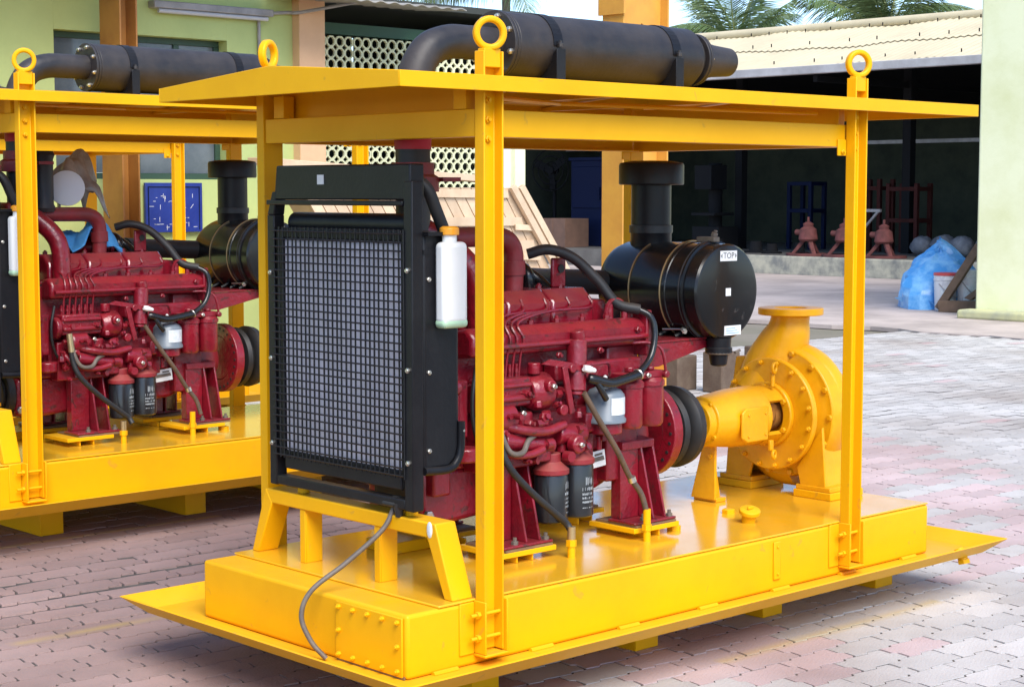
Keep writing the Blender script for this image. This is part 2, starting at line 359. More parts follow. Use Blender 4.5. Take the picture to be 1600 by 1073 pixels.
PTOP, PBOT, PFAR = inset(PO, 0.0044), inset(PO, 0.0040), inset(PO, 0.0022)
def paver_mesh(m):
    b = MB(); t = [b.bm.verts.new((x, y, 0)) for x, y in PTOP]; q = [b.bm.verts.new((x, y, -0.009)) for x, y in PBOT]
    b.poly(t); n = len(t)
    for i in range(n): b.poly((q[i], q[(i + 1) % n], t[(i + 1) % n], t[i]))
    return b.mesh('paver_' + m, m, (0, 0, 0), 0)
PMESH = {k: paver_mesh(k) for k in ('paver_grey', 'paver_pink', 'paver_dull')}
def inpoly(x, y, P):
    c = False; j = len(P) - 1
    for i in range(len(P)):
        if (P[i][1] > y) != (P[j][1] > y) and x < (P[j][0] - P[i][0]) * (y - P[i][1]) / (P[j][1] - P[i][1]) + P[i][0]: c = not c
        j = i
    return c
NEARP = [(1.15, 0.5), (1.15, -0.05), (1.5, -0.46), (1.78, -0.46), (1.95, -0.2), (2.0, 0.5)]
BANDP = [(3.05, 0.3), (3.3, -0.25), (3.95, -0.1), (5.6, 1.1), (6.6, 2.6), (7.2, 4.4), (5.5, 4.4), (4.2, 2.0)]
def pclass(x, y):
    r = random.random()
    if inpoly(x, y, NEARP): return 'paver_pink'
    if inpoly(x, y, BANDP): return 'paver_pink' if r < 0.72 else 'paver_grey'
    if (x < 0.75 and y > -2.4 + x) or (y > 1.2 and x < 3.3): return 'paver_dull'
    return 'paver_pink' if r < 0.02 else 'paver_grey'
cells = []
for j in range(-60, 64):
    y = Y0 + (j - 0.5) * PW
    if y > 8.2: continue
    for i in range(-40, 50):
        x = X0 + (i + 0.5) * PL + (0 if j % 2 == 0 else PL / 2)
        if x > PX1 - 0.1 or x < -7: continue
        p = project((x, y, 0))
        if p is None or p[0] < -900 or p[0] > 2700 or p[1] > 1900: continue
        cells.append((x, y, p))
hid = lambda x, y: (-0.1 < x < 2.95 and 0.1 < y < 1.6) or (0.1 < x < 3.1 and 3.5 < y < 4.6)
seen = sorted([c for c in cells if -20 < c[2][0] < 1620 and c[2][1] < 1085 and not hid(c[0], c[1])], key=lambda c: c[2][2])
top = set(id(c) for c in seen[:300])
fv, ff, fm = [], [], []
for c in cells:
    x, y, p = c; k = pclass(x, y)
    dz = random.uniform(-0.0016, 0.0012); rx, ry = random.gauss(0, 0.006), random.gauss(0, 0.004)
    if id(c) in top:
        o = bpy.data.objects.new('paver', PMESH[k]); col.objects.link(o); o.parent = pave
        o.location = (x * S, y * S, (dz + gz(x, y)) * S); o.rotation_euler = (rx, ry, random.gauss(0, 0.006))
    else:
        b0 = len(fv); n = len(PTOP)
        far = p[2] > 12.5
        for q, (P, z) in enumerate((((PFAR if far else PTOP), 0.0), (PBOT, -0.009))):
            for (u, v) in P: fv.append(((x + u) * S, (y + v) * S, (z + dz + gz(x, y) + v * rx - u * ry) * S))
        ff.append(tuple(range(b0, b0 + n))); fm.append(k)
        if not far:
            for i in range(n): ff.append((b0 + n + i, b0 + n + (i + 1) % n, b0 + (i + 1) % n, b0 + i)); fm.append(k)
me = bpy.data.meshes.new('paver_field'); me.from_pydata(fv, [], ff)
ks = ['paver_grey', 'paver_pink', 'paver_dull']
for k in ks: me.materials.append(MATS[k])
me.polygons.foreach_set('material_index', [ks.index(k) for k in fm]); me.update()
o = link('paver_field', me, pave); o['kind'] = 'stuff'

# ------------------------------------------------------------------ the pump set (built once, copied for the second)
BOLT = {}
def bolts(parent, spots, d, m, r=0.011, h=0.012, shank=0.01):
    """alike bolt heads, one object each, sharing one mesh per size, paint and direction"""
    key = (tuple(round(x, 3) for x in d), m, r, h, shank)
    if key not in BOLT:
        BOLT[key] = MB().hexbolt((0, 0, 0), d, r, h, shank).mesh('bolt', m, (0, 0, 0), 30)
    for p in spots: link('bolt', BOLT[key], parent, V(p) - ORG)

YC = 0.60                                  # centre line of engine, coupling and pump
def make_pump_set():
    root = empty('pump_set', (1.41, 0.565, 0.0), 'nearer yellow framed diesel pump set on the pavers with a white expansion bottle',
                 'pump set', 'yellow diesel pump sets standing on the pavers')
    Y = 'yellow'
    L, W, ZB, ZT = 2.82, 1.13, 0.19, 0.402
    # --- base frame
    b = MB(); b.box(0, L, 0, W, 0.1985, ZT)
    base = put('base_frame', b, Y, root, bevel=0.012, bseg=3)
    b = MB(); b.extr([(-0.008, 0.016, 0.204), (-0.008, 0.352, 0.204), (-0.008, 0.352, 0.392), (-0.008, 0.016, 0.392)], (0.0075, 0, 0))
    put('cover_plate', b, Y, base, bevel=0.003)
    sp = [(-0.008, 0.035 + 0.074 * i, z) for i in range(5) for z in (0.222, 0.376)] + [(-0.008, y, 0.30) for y in (0.035, 0.331)]
    bolts(base, sp, (-1, 0, 0), Y, 0.0085, 0.009, 0.006)
    b = MB(); b.obox((-0.002, 0.18, 0.203), (0.003, 0, 0), (0, 0.17, 0), (0, 0, 0.004)); put('gap_strip', b, 'brown_pad', base)
    b = MB(); b.box(1.79, 1.83, -0.008, 0.0, 0.24, 0.385); put('earth_strap_plate', b, Y, base, bevel=0.004)
    bolts(base, [(1.81, -0.008, 0.262), (1.81, -0.008, 0.365)], (0, -1, 0), Y, 0.005, 0.005, 0)
    # --- deck plate and what is welded to it
    b = MB(); b.box(0.13, L - 0.002, 0.001, W - 0.001, ZT + 0.0005, ZT + 0.009)
    deck = put('deck_plate', b, 'yellow_deck', root, bevel=0.003)
    b = MB(); b.cyl((1.93, 0.235, ZT + 0.009), (1.925, 0.225, ZT + 0.045), 0.028, n=20)
    b.lathe([(0, 0.036), (0.004, 0.042), (0.018, 0.042), (0.022, 0.036)], (1.925, 0.225, ZT + 0.043), (-0.15, -0.25, 1), 20); b.obox((1.92, 0.216, ZT + 0.07), (0.016, 0, 0), (0, 0.004, 0), (0, 0, 0.006))
    put('filler_cap', b, Y, deck, bevel=0.002)
    for (x, y) in ((2.02, 0.41), (1.60, 0.33)):
        b = MB(); b.hexbolt((x, y, ZT + 0.009), (0, 0, 1), 0.028, 0.018, 0); put('plug_nut', b, Y, deck)
    for (x, y, h, m) in ((0.95, 0.235, 0.12, 'brass'), (1.36, 0.25, 0.13, Y)):
        b = MB(); b.cyl((x, y, ZT + 0.009), (x, y, ZT + 0.075), 0.014, n=14); b.lathe([(0, 0.019), (0.022, 0.019)], (x, y, ZT + 0.05), (0, 0, 1), 6)
        put('drain_stub', b, Y, deck)
        b = MB(); b.cyl((x, y, ZT + 0.075), (x, y, ZT + h), 0.0145, n=14); put('hose_ferrule', b, m, deck)
    b = MB(); b.box(0.52, 0.70, 0.70, 0.86, ZT + 0.009, ZT + 0.05); put('packing_block', b, Y, deck, bevel=0.004)
    # --- drip tray with flared lips
    xl, xr, yn, yf, zl, zf, d = -0.155, 3.140, -0.184, 1.445, 0.244, 0.1975, 0.075
    b = MB(); bm = b.bm
    def rect(x0, x1, y0, y1, z): return [bm.verts.new((x0, y0, z)), bm.verts.new((x1, y0, z)), bm.verts.new((x1, y1, z)), bm.verts.new((x0, y1, z))]
    t = 0.006
    lo = rect(xl + d, xr - d, yn + d, yf - d, zf - 0.016); lip = rect(xl, xr, yn, yf, zl - t * 0.5); lip2 = rect(xl + 0.006, xr - 0.006, yn + 0.006, yf - 0.006, zl); li = rect(xl + d + 0.004, xr - d - 0.004, yn + d + 0.004, yf - d - 0.004, zf)
    b.poly(lo[::-1]); b.poly(li)
    for A, B in ((lo, lip), (lip, lip2), (lip2, li)):
        for i in range(4): b.poly((A[i], A[(i + 1) % 4], B[(i + 1) % 4], B[i]))
    tray = put('drip_tray', b, Y, root, smooth=20)
    for i in range(7):                     # stitch welds along the foot of the base
        b = MB(); x = 0.10 + i * 0.42; b.tube([(x, -0.006, 0.2), (x + 0.1, -0.006, 0.2)], 0.009, 8, 1, False); put('weld_bead', b, Y, tray)
    b = MB(); b.cyl((2.96, -0.06, 0.205), (2.96, -0.085, 0.160), 0.021, n=14); b.lathe([(0, 0.027), (0.018, 0.027)], (2.96, -0.085, 0.163), (0, -0.3, -1), 6); put('drain_plug', b, Y, tray)
    for x in (0.50, 1.314, 2.06, 2.826):
        b = MB(); b.box(x, x + 0.125, 0.26, 0.87, 0.0, zf - 0.0165); put('skid_block', b, Y, root, bevel=0.004)
    # --- posts with lifting eyes
    xs = ((0.282, 0.366), (2.205, 2.285))
    for x0, x1 in xs:
        for side in (-1, 1):
            yb = 0.0 if side < 0 else W
            def yy(v): return yb + side * v   # v grows outward from the side of the base
            zt = 2.135; tk = 0.007; dp = 0.045
            b = MB()
            b.extr([(x0, yy(0.001), 0.243), (x1, yy(0.001), 0.243), (x1, yy(dp), 0.243), (x1 - tk, yy(dp), 0.243), (x1 - tk, yy(tk), 0.243), (x0 + tk, yy(tk), 0.243), (x0 + tk, yy(dp), 0.243), (x0, yy(dp), 0.243)], (0, 0, zt - 0.243))
            po = put('post', b, Y, root, bevel=0.0025)
            b = MB(); xa, xb = x0 + tk + 0.001, x1 - tk - 0.001
            b.extr([(xa, yy(tk + 0.001), 2.085), (xb, yy(tk + 0.001), 2.085), (xb, yy(dp - 0.006), 2.085), (xa, yy(dp - 0.006), 2.085)], (0, 0, 0.058))
            put('eye_block', b, Y, po, bevel=0.002)
            xm = (x0 + x1) / 2; ax = V((-0.42, -0.9, 0)).normalized() if side < 0 else V((-0.42, 0.9, 0)).normalized()
            b = MB(); c = V((xm, yy(0.026), 2.190)); b.ring(c - ax * 0.014, ax, 0.054, 0.034, 0.028, 30)
            put('lifting_eye', b, Y, po, bevel=0.007, bseg=3)
            # shoe that holds the foot
            b = MB(); y1, y2 = sorted((yy(0.0), yy(0.006)))
            b.box(x0 - 0.07, x0 - 0.009, y1, y2, 0.236, 0.404); b.box(x1 + 0.009, x1 + 0.02, y1, y2, 0.236, 0.404)
            y1, y2 = sorted((yy(0.0005), yy(0.058)))
            b.box(x0 - 0.008, x0 - 0.001, y1, y2, 0.238, 0.408); b.box(x1 + 0.001, x1 + 0.008, y1, y2, 0.238, 0.408)
            b.box(x0 - 0.008, x1 + 0.008, y1, y2, 0.228, 0.2375)
            put('foot_bracket', b, Y, po, bevel=0.003)
            for z in (0.290, 0.365):
                b = MB(); b.cyl((x0 - 0.045, yy(0.030), z), (x1 + 0.012, yy(0.030), z), 0.0062, n=10)
                b.lathe([(0, 0.012), (0.013, 0.012)], (x0 - 0.022, yy(0.030), z), (1, 0, 0), 6)
                put('clamp_bolt', b, Y, po)
            bolts(po, [(xm + 0.006, yy(tk), z) for z in (1.985, 1.925, 1.865)], (0, side, 0), Y, 0.0115, 0.009, 0.006)
    # --- top frame
    zb0, zb1 = 1.872, 1.957
    for ys in (0, 1):
        y0, y1 = (0.002, 0.05) if ys == 0 else (W - 0.05, W - 0.002)
        yo = y0 if ys == 0 else y1; yi = y1 if ys == 0 else y0; tk = 0.006 if ys == 0 else -0.006
        b = MB(); b.extr([(0.368, yo, zb0), (0.368, yi, zb0), (0.368, yi, zb0 + 0.006), (0.368, yo + tk, zb0 + 0.006), (0.368, yo + tk, zb1 - 0.006), (0.368, yi, zb1 - 0.006), (0.368, yi, zb1), (0.368, yo, zb1)], (1.835, 0, 0))
        sb = put('side_beam', b, Y, root, bevel=0.002)
        so = -1 if ys == 0 else 1
        b = MB(); y2, y3 = sorted((yo + so * 0.001, yo + so * 0.008)); b.box(2.15, 2.201, y2, y3, 1.838, 1.9); put('beam_clip', b, Y, sb, bevel=0.002)
        bolts(sb, [(2.175, yo + so * 0.008, 1.853)], (0, so, 0), Y, 0.010, 0.009, 0.006)
    for x0 in (0.287, 2.213):
        b = MB(); b.extr([(x0, 0.004, zb0), (x0 + 0.055, 0.004, zb0), (x0 + 0.055, 0.004, zb0 + 0.006), (x0 + 0.006, 0.004, zb0 + 0.006), (x0 + 0.006, 0.004, zb1 - 0.006), (x0 + 0.055, 0.004, zb1 - 0.006), (x0 + 0.055, 0.004, zb1), (x0, 0.004, zb1)], (0, W - 0.008, 0))
        put('cross_beam', b, Y, root, bevel=0.002)
        for y in (0.05, W - 0.11):
            b = MB(); b.box(x0 + 0.004, x0 + 0.05, y, y + 0.06, zb1 + 0.001, 2.036); put('roof_packer', b, Y, root, bevel=0.002)
    for x0 in (0.35, 2.195):
        b = MB(); b.box(x0, x0 + 0.004, 0.03, W - 0.03, 1.93, 2.048); put('end_panel', b, Y, root)
    # --- canopy roof: shallow gable with folded edges
    rx0, rx1, ry0, ry1 = -0.09, 2.99, -0.09, 1.225; ze0, ze1, zr = 2.008, 2.056, 2.100; ym = (ry0 + ry1) / 2; th = 0.004
    b = MB()
    b.extr([(rx0 + 0.005, ry0 + 0.005, ze1 - th), (rx0 + 0.005, ym, zr - th), (rx0 + 0.005, ry1 - 0.005, ze1 - th), (rx0 + 0.005, ry1 - 0.005, ze1), (rx0 + 0.005, ym, zr), (rx0 + 0.005, ry0 + 0.005, ze1)], (rx1 - rx0 - 0.01, 0, 0))
    b.box(rx0, rx1, ry0, ry0 + 0.005, ze0, ze1); b.box(rx0, rx1, ry1 - 0.005, ry1, ze0, ze1)
    for x in (rx0, rx1 - 0.005):
        b.extr([(x, ry0 + 0.005, ze0), (x, ry1 - 0.005, ze0), (x, ry1 - 0.005, ze1), (x, ym, zr + 0.001), (x, ry0 + 0.005, ze1)], (0.005, 0, 0))
    roof = put('canopy_roof', b, Y, root, bevel=0.002)
    for x in (0.55, 1.15, 1.75, 2.45):
        b = MB(); b.extr([(x, ry0 + 0.006, 2.034), (x, ry1 - 0.006, 2.034), (x, ry1 - 0.006, 2.046), (x, ym, 2.088), (x, ry0 + 0.006, 2.046)], (0.03, 0, 0)); put('roof_rib', b, Y, roof)
    b = MB(); b.tube([(0.36, 0.06, 2.0), (1.15, 0.5, 2.02)], 0.008, 8, 1, False); b.tube([(1.15, 0.5, 2.02), (2.1, 0.06, 2.0)], 0.008, 8, 1, False); put('roof_brace', b, Y, roof)
    # --- radiator stand (portal with raked legs)
    sx0, sx1 = 0.20, 0.285; z0 = ZT + 0.009
    b = MB(); b.box(sx0, sx1, 0.10, 1.03, 0.598, 0.648)
    stand = put('radiator_stand', b, Y, root, bevel=0.005)
    for (yt, ybm, s_) in ((0.10, 0.015, 1), (1.03, 1.115, -1)):
        b = MB(); tkk = 0.04 * s_
        b.extr([(sx0 - 0.001, ybm, z0), (sx0 - 0.001, ybm + tkk, z0), (sx0 - 0.001, yt + tkk, 0.600), (sx0 - 0.001, yt + tkk * 0.2, 0.6475), (sx0 - 0.001, yt, 0.6475)], (sx1 - sx0 + 0.002, 0, 0)); put('leg', b, Y, stand, bevel=0.004)
    for y in (0.385, 0.80):
        b = MB(); b.box(sx0 + 0.004, sx0 + 0.010, y, y + 0.03, z0, 0.598); b.box(sx0 + 0.010, sx1 - 0.006, y - 0.001, y + 0.007, z0, 0.598); put('leg', b, Y, stand, bevel=0.002)
    b = MB(); b.sphere((sx0 - 0.001, 0.125, 0.625), 0.018, 12, 8, (0.25, 0.75, 1.5)); put('paint_chip', b, 'label_grey', stand)
    # --- radiator
    K = 'black'
    b = MB()
    b.box(0.19, 0.236, 0.195, 0.238, 0.672, 1.735); b.box(0.19, 0.236, 0.945, 0.985, 0.672, 1.62)
    b.box(0.1905, 0.2355, 0.2385, 0.9445, 0.675, 0.708); b.extr([(0.19, 0.945, 1.62), (0.19, 0.985, 1.62), (0.19, 0.955, 1.70), (0.19, 0.93, 1.70)], (0.046, 0, 0))
    b.box(0.186, 0.25, 0.24, 0.985, 1.655, 1.672)
    rad = put('radiator', b, K, root, bevel=0.004)
    b = MB(); b.extr([(0.191, 0.205, 1.673), (0.191, 0.962, 1.673), (0.191, 0.94, 1.705), (0.191, 0.93, 1.79), (0.191, 0.205, 1.79)], (0.06, 0, 0)); put('header_beam', b, K, rad, bevel=0.006)
    b = MB(); b.box(0.188, 0.1905, 0.655, 0.69, 1.725, 1.757); put('sticker', b, 'label_white', rad)
    b = MB(); b.box(0.212, 0.30, 0.255, 0.93, 0.80, 1.552)
    for i in range(76): b.box(0.2085, 0.212, 0.258 + i * 0.00885, 0.2625 + i * 0.00885, 0.80, 1.552)
    put('core', b, 'core_grey', rad, smooth=0)
    b = MB(); b.box(0.196, 0.235, 0.2385, 0.262, 0.78, 1.57); b.box(0.196, 0.235, 0.905, 0.9445, 0.78, 1.57); b.box(0.1965, 0.2345, 0.2625, 0.9045, 0.735, 0.80); b.box(0.1965, 0.2345, 0.2625, 0.9045, 1.54, 1.578)
    put('core_frame', b, K, rad, bevel=0.006, bseg=3)
    b = MB(); rr = random.Random(3)
    for i in range(29):
        y = 0.235 + i * 0.0252 + rr.gauss(0, 0.002); b.tube([(0.188, y, 0.775), (0.188, y + rr.gauss(0, 0.001), 1.58)], 0.0031, 6, 1, False)
    for i in range(30):
        z = 0.785 + i * 0.0269 + rr.gauss(0, 0.0008); b.tube([(0.1845, 0.235, z), (0.1845, 0.955, z + rr.gauss(0, 0.0012))], 0.0029, 6, 1, False)
    put('guard_mesh', b, K, rad)
    b = MB(); b.lathe([(0, 0.026), (0.01, 0.036), (0.64, 0.036), (0.65, 0.026)], (0.262, 0.272, 1.594), (0, 1, 0), 20); put('top_tank', b, K, rad)
    b = MB()
    b.extr([(0.237, 0.2, 0.80), (0.237, 0.2, 1.572), (0.37, 0.2, 1.572), (0.395, 0.2, 1.55), (0.395, 0.2, 0.87), (0.383, 0.2, 0.83), (0.35, 0.2, 0.80)], (0, 0.78, 0))
    put('shroud', b, K, rad, bevel=0.014, bseg=3)
    b = MB(); b.tube([(0.24, 0.199, 0.80), (0.34, 0.199, 0.797), (0.377, 0.199, 0.815), (0.397, 0.199, 0.86), (0.399, 0.199, 0.95)], 0.014, 10); put('shroud_edge', b, K, rad)
    bolts(rad, [(0.19, 0.217, z) for z in (1.45, 1.13, 0.83)] + [(0.19, 0.966, z) for z in (1.42, 1.12, 0.82)], (-1, 0, 0), 'steel', 0.009, 0.006, 0.004)
    bolts(rad, [(0.262, 0.2, z) for z in (1.42, 1.12, 0.865)] + [(0.385, 0.2, 1.40), (0.401, 0.195, 0.92)], (0, -1, 0), 'steel', 0.008, 0.006, 0.004)
    b = MB(); b.tube([(0.27, 0.36, 1.74), (0.27, 0.285, 1.742), (0.30, 0.25, 1.71), (0.33, 0.24, 1.64), (0.365, 0.235, 1.56), (0.39, 0.24, 1.5)], 0.021, 12); put('top_hose', b, 'rubber', rad)
    b = MB(); b.cyl((0.27, 0.285, 1.70), (0.27, 0.285, 1.775), 0.033, n=18); b.lathe([(0, 0.036), (0.012, 0.036)], (0.27, 0.285, 1.764), (0, 0, 1), 12); put('filler_neck', b, 'red_dull', rad)
    # expansion bottle
    b = MB(); b.extr([(0.283, 0.145, 1.275), (0.388, 0.145, 1.275), (0.388, 0.199, 1.275), (0.283, 0.199, 1.275)], (0, 0, 0.265))
    bot = put('expansion_bottle', b, 'white_plastic', rad, bevel=0.018, bseg=4)
    b = MB(); b.extr([(0.2825, 0.1445, 1.262), (0.3885, 0.1445, 1.262), (0.3885, 0.1992, 1.262), (0.2825, 0.1992, 1.262)], (0, 0, 0.032)); put('coolant_level', b, 'green_fluid', rad, bevel=0.014, bseg=3)
    b = MB(); b.cyl((0.33, 0.175, 1.535), (0.33, 0.175, 1.567), 0.024, n=18); put('bottle_neck', b, 'white_plastic', rad)
    b = MB(); b.lathe([(0, 0.032), (0.022, 0.032), (0.028, 0.022)], (0.33, 0.175, 1.562), (0, 0, 1), 18); b.box(0.304, 0.364, 0.168, 0.186, 1.565, 1.585); put('bottle_cap', b, 'orange_cap', rad, bevel=0.002)
    b = MB(); b.box(0.237, 0.30, 0.17, 0.1995, 1.56, 1.572); b.box(0.24, 0.36, 0.1985, 0.206, 1.5, 1.515); put('bottle_bracket', b, K, rad)
    b = MB(); b.cyl((0.215, 0.31, 0.66), (0.215, 0.31, 0.71), 0.013, n=10); b.cyl((0.195, 0.35, 0.685), (0.195, 0.29, 0.685), 0.009, n=10); b.lathe([(0, 0.02), (0.045, 0.012)], (0.205, 0.285, 0.69), (0, 0, -1), 8); put('drain_cock', b, 'rubber', rad)
    b = MB(); b.tube([(0.215, 0.32, 0.675), (0.17, 0.33, 0.60), (0.06, 0.38, 0.50), (-0.05, 0.42, 0.42), (-0.085, 0.43, 0.34), (-0.07, 0.40, 0.26), (-0.04, 0.36, 0.205)], 0.0085, 10, 8); put('drain_hose', b, 'hose_grey', rad)
    for y in (0.27, 0.86):
        b = MB(); b.cyl((0.245, y, 0.649), (0.245, y, 0.674), 0.022, n=14); put('rubber_foot', b, 'yellow', rad)
    # --- engine
    Rd = 'red'
    b = MB(); b.box(0.53, 1.44, YC - 0.16, YC + 0.17, 0.74, 1.20); b.box(0.46, 0.54, YC - 0.19, YC + 0.19, 0.66, 1.17)
    for i in range(6): b.box(0.60 + i * 0.14, 0.70 + i * 0.14, YC - 0.175, YC - 0.155, 0.80, 1.0)
    b.box(1.30, 1.47, YC - 0.2, YC + 0.2, 0.62, 1.13)
    eng = put('engine', b, Rd, root, bevel=0.014, bseg=3)
    b = MB(); b.extr([(0.44, YC - 0.15, 0.745), (1.36, YC - 0.15, 0.745), (1.36, YC - 0.15, 0.61), (1.30, YC - 0.15, 0.59), (0.80, YC - 0.15, 0.57), (0.50, YC - 0.15, 0.545), (0.44, YC - 0.15, 0.57)], (0, 0.3, 0)); put('oil_sump', b, 'red', eng, bevel=0.02, bseg=3)
    b = MB(); b.cyl((0.44, YC - 0.05, 0.67), (0.40, YC - 0.05, 0.67), 0.11, n=28); b.cyl((0.40, YC - 0.05, 0.67), (0.385, YC - 0.05, 0.67), 0.08, n=28); put('crank_pulley', b, 'rubber', eng, bevel=0.004)
    b = MB(); b.hexbolt((0.45, YC - 0.17, 0.60), (-0.3, -1, -0.1), 0.018, 0.02, 0); put('sump_plug', b, 'steel', eng)
    # fan behind the radiator
    b = MB(); b.cyl((0.385, YC, 1.15), (0.46, YC, 1.15), 0.07, n=18)
    for i in range(6):
        a = i * math.pi / 3; c, s_ = math.cos(a), math.sin(a); e = V((0, c, s_)); tn = V((0.5, -s_ * 0.87, c * 0.87))
        b.obox(V((0.415, YC, 1.15)) + e * 0.17, e * 0.11, tn * 0.05, e.cross(tn).normalized() * 0.003)
    put('fan', b, 'black', eng)
    # gear case front features
    b = MB(); b.box(0.47, 0.58, YC - 0.235, YC - 0.185, 0.86, 1.06); b.cyl((0.50, YC - 0.235, 0.90), (0.50, YC - 0.235, 1.04), 0.03, n=14)
    for z in (0.87, 1.04): b.sphere((0.50, YC - 0.245, z), 0.034, 12, 8)
    b.cyl((0.56, YC - 0.24, 0.78), (0.56, YC - 0.24, 0.83), 0.05, n=16); put('gear_cover', b, Rd, eng, bevel=0.008)
    # cylinder heads and rocker covers
    for i in range(3):
        x = 0.63 + i * 0.222
        b = MB(); b.extr([(x, YC - 0.14, 1.20), (x, YC + 0.12, 1.20), (x, YC + 0.12, 1.31), (x, YC + 0.09, 1.345), (x, YC - 0.09, 1.345), (x, YC - 0.14, 1.30)], (0.2195, 0, 0)); hd = put('rocker_cover', b, 'red_gloss', eng, bevel=0.014, bseg=3)
    bolts(eng, [(0.68 + i * 0.11, YC - 0.02, 1.345) for i in range(6)], (0, 0, 1), Rd, 0.012, 0.012, 0.006)
    b = MB(); b.box(0.58, 1.31, YC - 0.155, YC + 0.15, 1.185, 1.215); put('head_gasket_flange', b, Rd, eng, bevel=0.004)
    b = MB(); b.box(1.27, 1.275 + 0.09, YC - 0.13, YC + 0.1, 1.215, 1.30); put('rear_head_cover', b, Rd, eng, bevel=0.01)
    b = MB(); b.obox((1.22, YC - 0.02, 1.40), (0.035, 0, 0), (0, 0.008, 0), (0, 0, 0.055)); b.lathe([(0, 0.014), (0.02, 0.014)], (1.225, YC - 0.01, 1.415), (0, -1, 0), 14); lug = put('lifting_lug', b, Rd, eng, bevel=0.006)
    b = MB(); b.lathe([(0, 0.016), (0.003, 0.016)], (1.225, YC - 0.0305, 1.415), (0, -1, 0), 18); put('lug_hole', b, 'print_black', eng)
    # exhaust manifold and turbo on the far side
    b = MB(); b.cyl((0.84, YC + 0.12, 1.375), (1.13, YC + 0.12, 1.375), 0.052, n=20); b.cyl((1.10, YC + 0.12, 1.375), (1.115, YC + 0.12, 1.375), 0.06, n=20); put('exhaust_manifold', b, 'red', eng)
    b = MB(); b.torus((1.145, YC + 0.11, 1.37), (1, 0, 0.1), 0.05, 0.024, 24, 10); b.tube([(1.14, YC + 0.1, 1.42), (1.19, YC + 0.05, 1.37), (1.2, YC, 1.33)], 0.02, 10); put('rubber_elbow', b, 'rubber_bright', eng)
    # water pipes at the front
    b = MB(); b.tube([(0.56, YC - 0.04, 1.54), (0.80, YC - 0.04, 1.54), (0.915, YC - 0.04, 1.535), (0.965, YC - 0.04, 1.50), (0.975, YC - 0.04, 1.43), (0.97, YC - 0.04, 1.33)], lambda t: 0.036, 16); b.cyl((0.975, YC - 0.04, 1.40), (0.973, YC - 0.04, 1.45), 0.043, n=18); put('crossover_pipe', b, 'red_dull', eng)
    b = MB(); b.tube([(0.53, YC - 0.05, 1.57), (0.60, YC - 0.09, 1.52), (0.665, YC - 0.14, 1.44), (0.685, YC - 0.165, 1.36), (0.688, YC - 0.175, 1.22)], lambda t: 0.045, 16); put('water_elbow', b, Rd, eng)
    b = MB(); b.box(0.45, 0.56, YC - 0.08, YC + 0.08, 1.18, 1.60); b.box(0.44, 0.60, YC + 0.02, YC + 0.2, 1.25, 1.47); put('thermostat_housing', b, 'red_dull', eng, bevel=0.02, bseg=3)
    # intake rail
    yr = YC - 0.205
    b = MB(); b.extr([(0.58, yr - 0.045, 1.135), (0.58, yr + 0.05, 1.125), (0.58, yr + 0.05, 1.225), (0.58, yr - 0.015, 1.235), (0.58, yr - 0.05, 1.20)], (0.89, 0, 0)); rail = put('intake_rail', b, Rd, eng, bevel=0.016, bseg=3)
    b = MB(); b.tube([(0.60, yr - 0.055, 1.165), (1.45, yr - 0.055, 1.165)], 0.010, 10, 1, False); put('fuel_rail_pipe', b, Rd, eng)
    b = MB(); b.box(1.445, 1.475, yr - 0.06, yr + 0.06, 1.09, 1.26); put('rail_flange', b, Rd, eng, bevel=0.006)
    bolts(eng, [(0.66 + i * 0.13, yr + 0.02, 1.232) for i in range(7)], (0, 0, 1), Rd, 0.013, 0.014, 0.01)
    bolts(eng, [(0.99, yr - 0.05, 1.12), (1.20, yr - 0.05, 1.125), (1.40, yr - 0.052, 1.19)], (0, -1, 0), Rd, 0.012, 0.012, 0.008)
    b = MB(); b.tube([(1.31, yr + 0.03, 1.235), (1.325, yr + 0.02, 1.29), (1.36, yr + 0.01, 1.30), (1.40, yr, 1.27), (1.41, yr, 1.235)], 0.008, 8); b.cyl((1.335, yr + 0.03, 1.23), (1.335, yr + 0.03, 1.285), 0.016, n=10); b.cyl((1.385, yr, 1.23), (1.385, yr, 1.262), 0.013, n=10); put('vent_fitting', b, Rd, eng)
    # injector pipes
    for i in range(6):
        x = 0.655 + i * 0.032; xe = 0.66 + i * 0.115
        b = MB(); b.tube([(x, YC - 0.235, 1.055), (x, YC - 0.245, 1.13), (x, YC - 0.262, 1.19), (x + 0.005, YC - 0.23, 1.245), ((x + xe) / 2, YC - 0.18, 1.262 + 0.002 * i), (xe + 0.02, YC - 0.155, 1.275), (xe + 0.035, YC - 0.13, 1.315)], 0.0048, 6, 5); put('injector_pipe', b, Rd, eng)
    # injection pump
    yp = YC - 0.225
    b = MB(); b.box(0.63, 0.845, yp - 0.045, yp + 0.05, 0.955, 1.055); b.cyl((0.60, yp, 0.99), (0.63, yp, 0.99), 0.055, n=20); b.tube([(0.63, yp - 0.05, 0.985), (0.84, yp - 0.05, 0.985)], 0.012, 10, 1, False); b.tube([(0.63, yp - 0.05, 1.03), (0.84, yp - 0.05, 1.03)], 0.009, 10, 1, False); ip = put('injection_pump', b, Rd, eng, bevel=0.008)
    for i in range(6):
        b = MB(); x = 0.655 + i * 0.032; b.cyl((x, yp, 1.055), (x, yp, 1.10), 0.010, n=10); b.lathe([(0, 0.013), (0.014, 0.013)], (x, yp, 1.07), (0, 0, 1), 6); put('delivery_valve', b, Rd, eng)
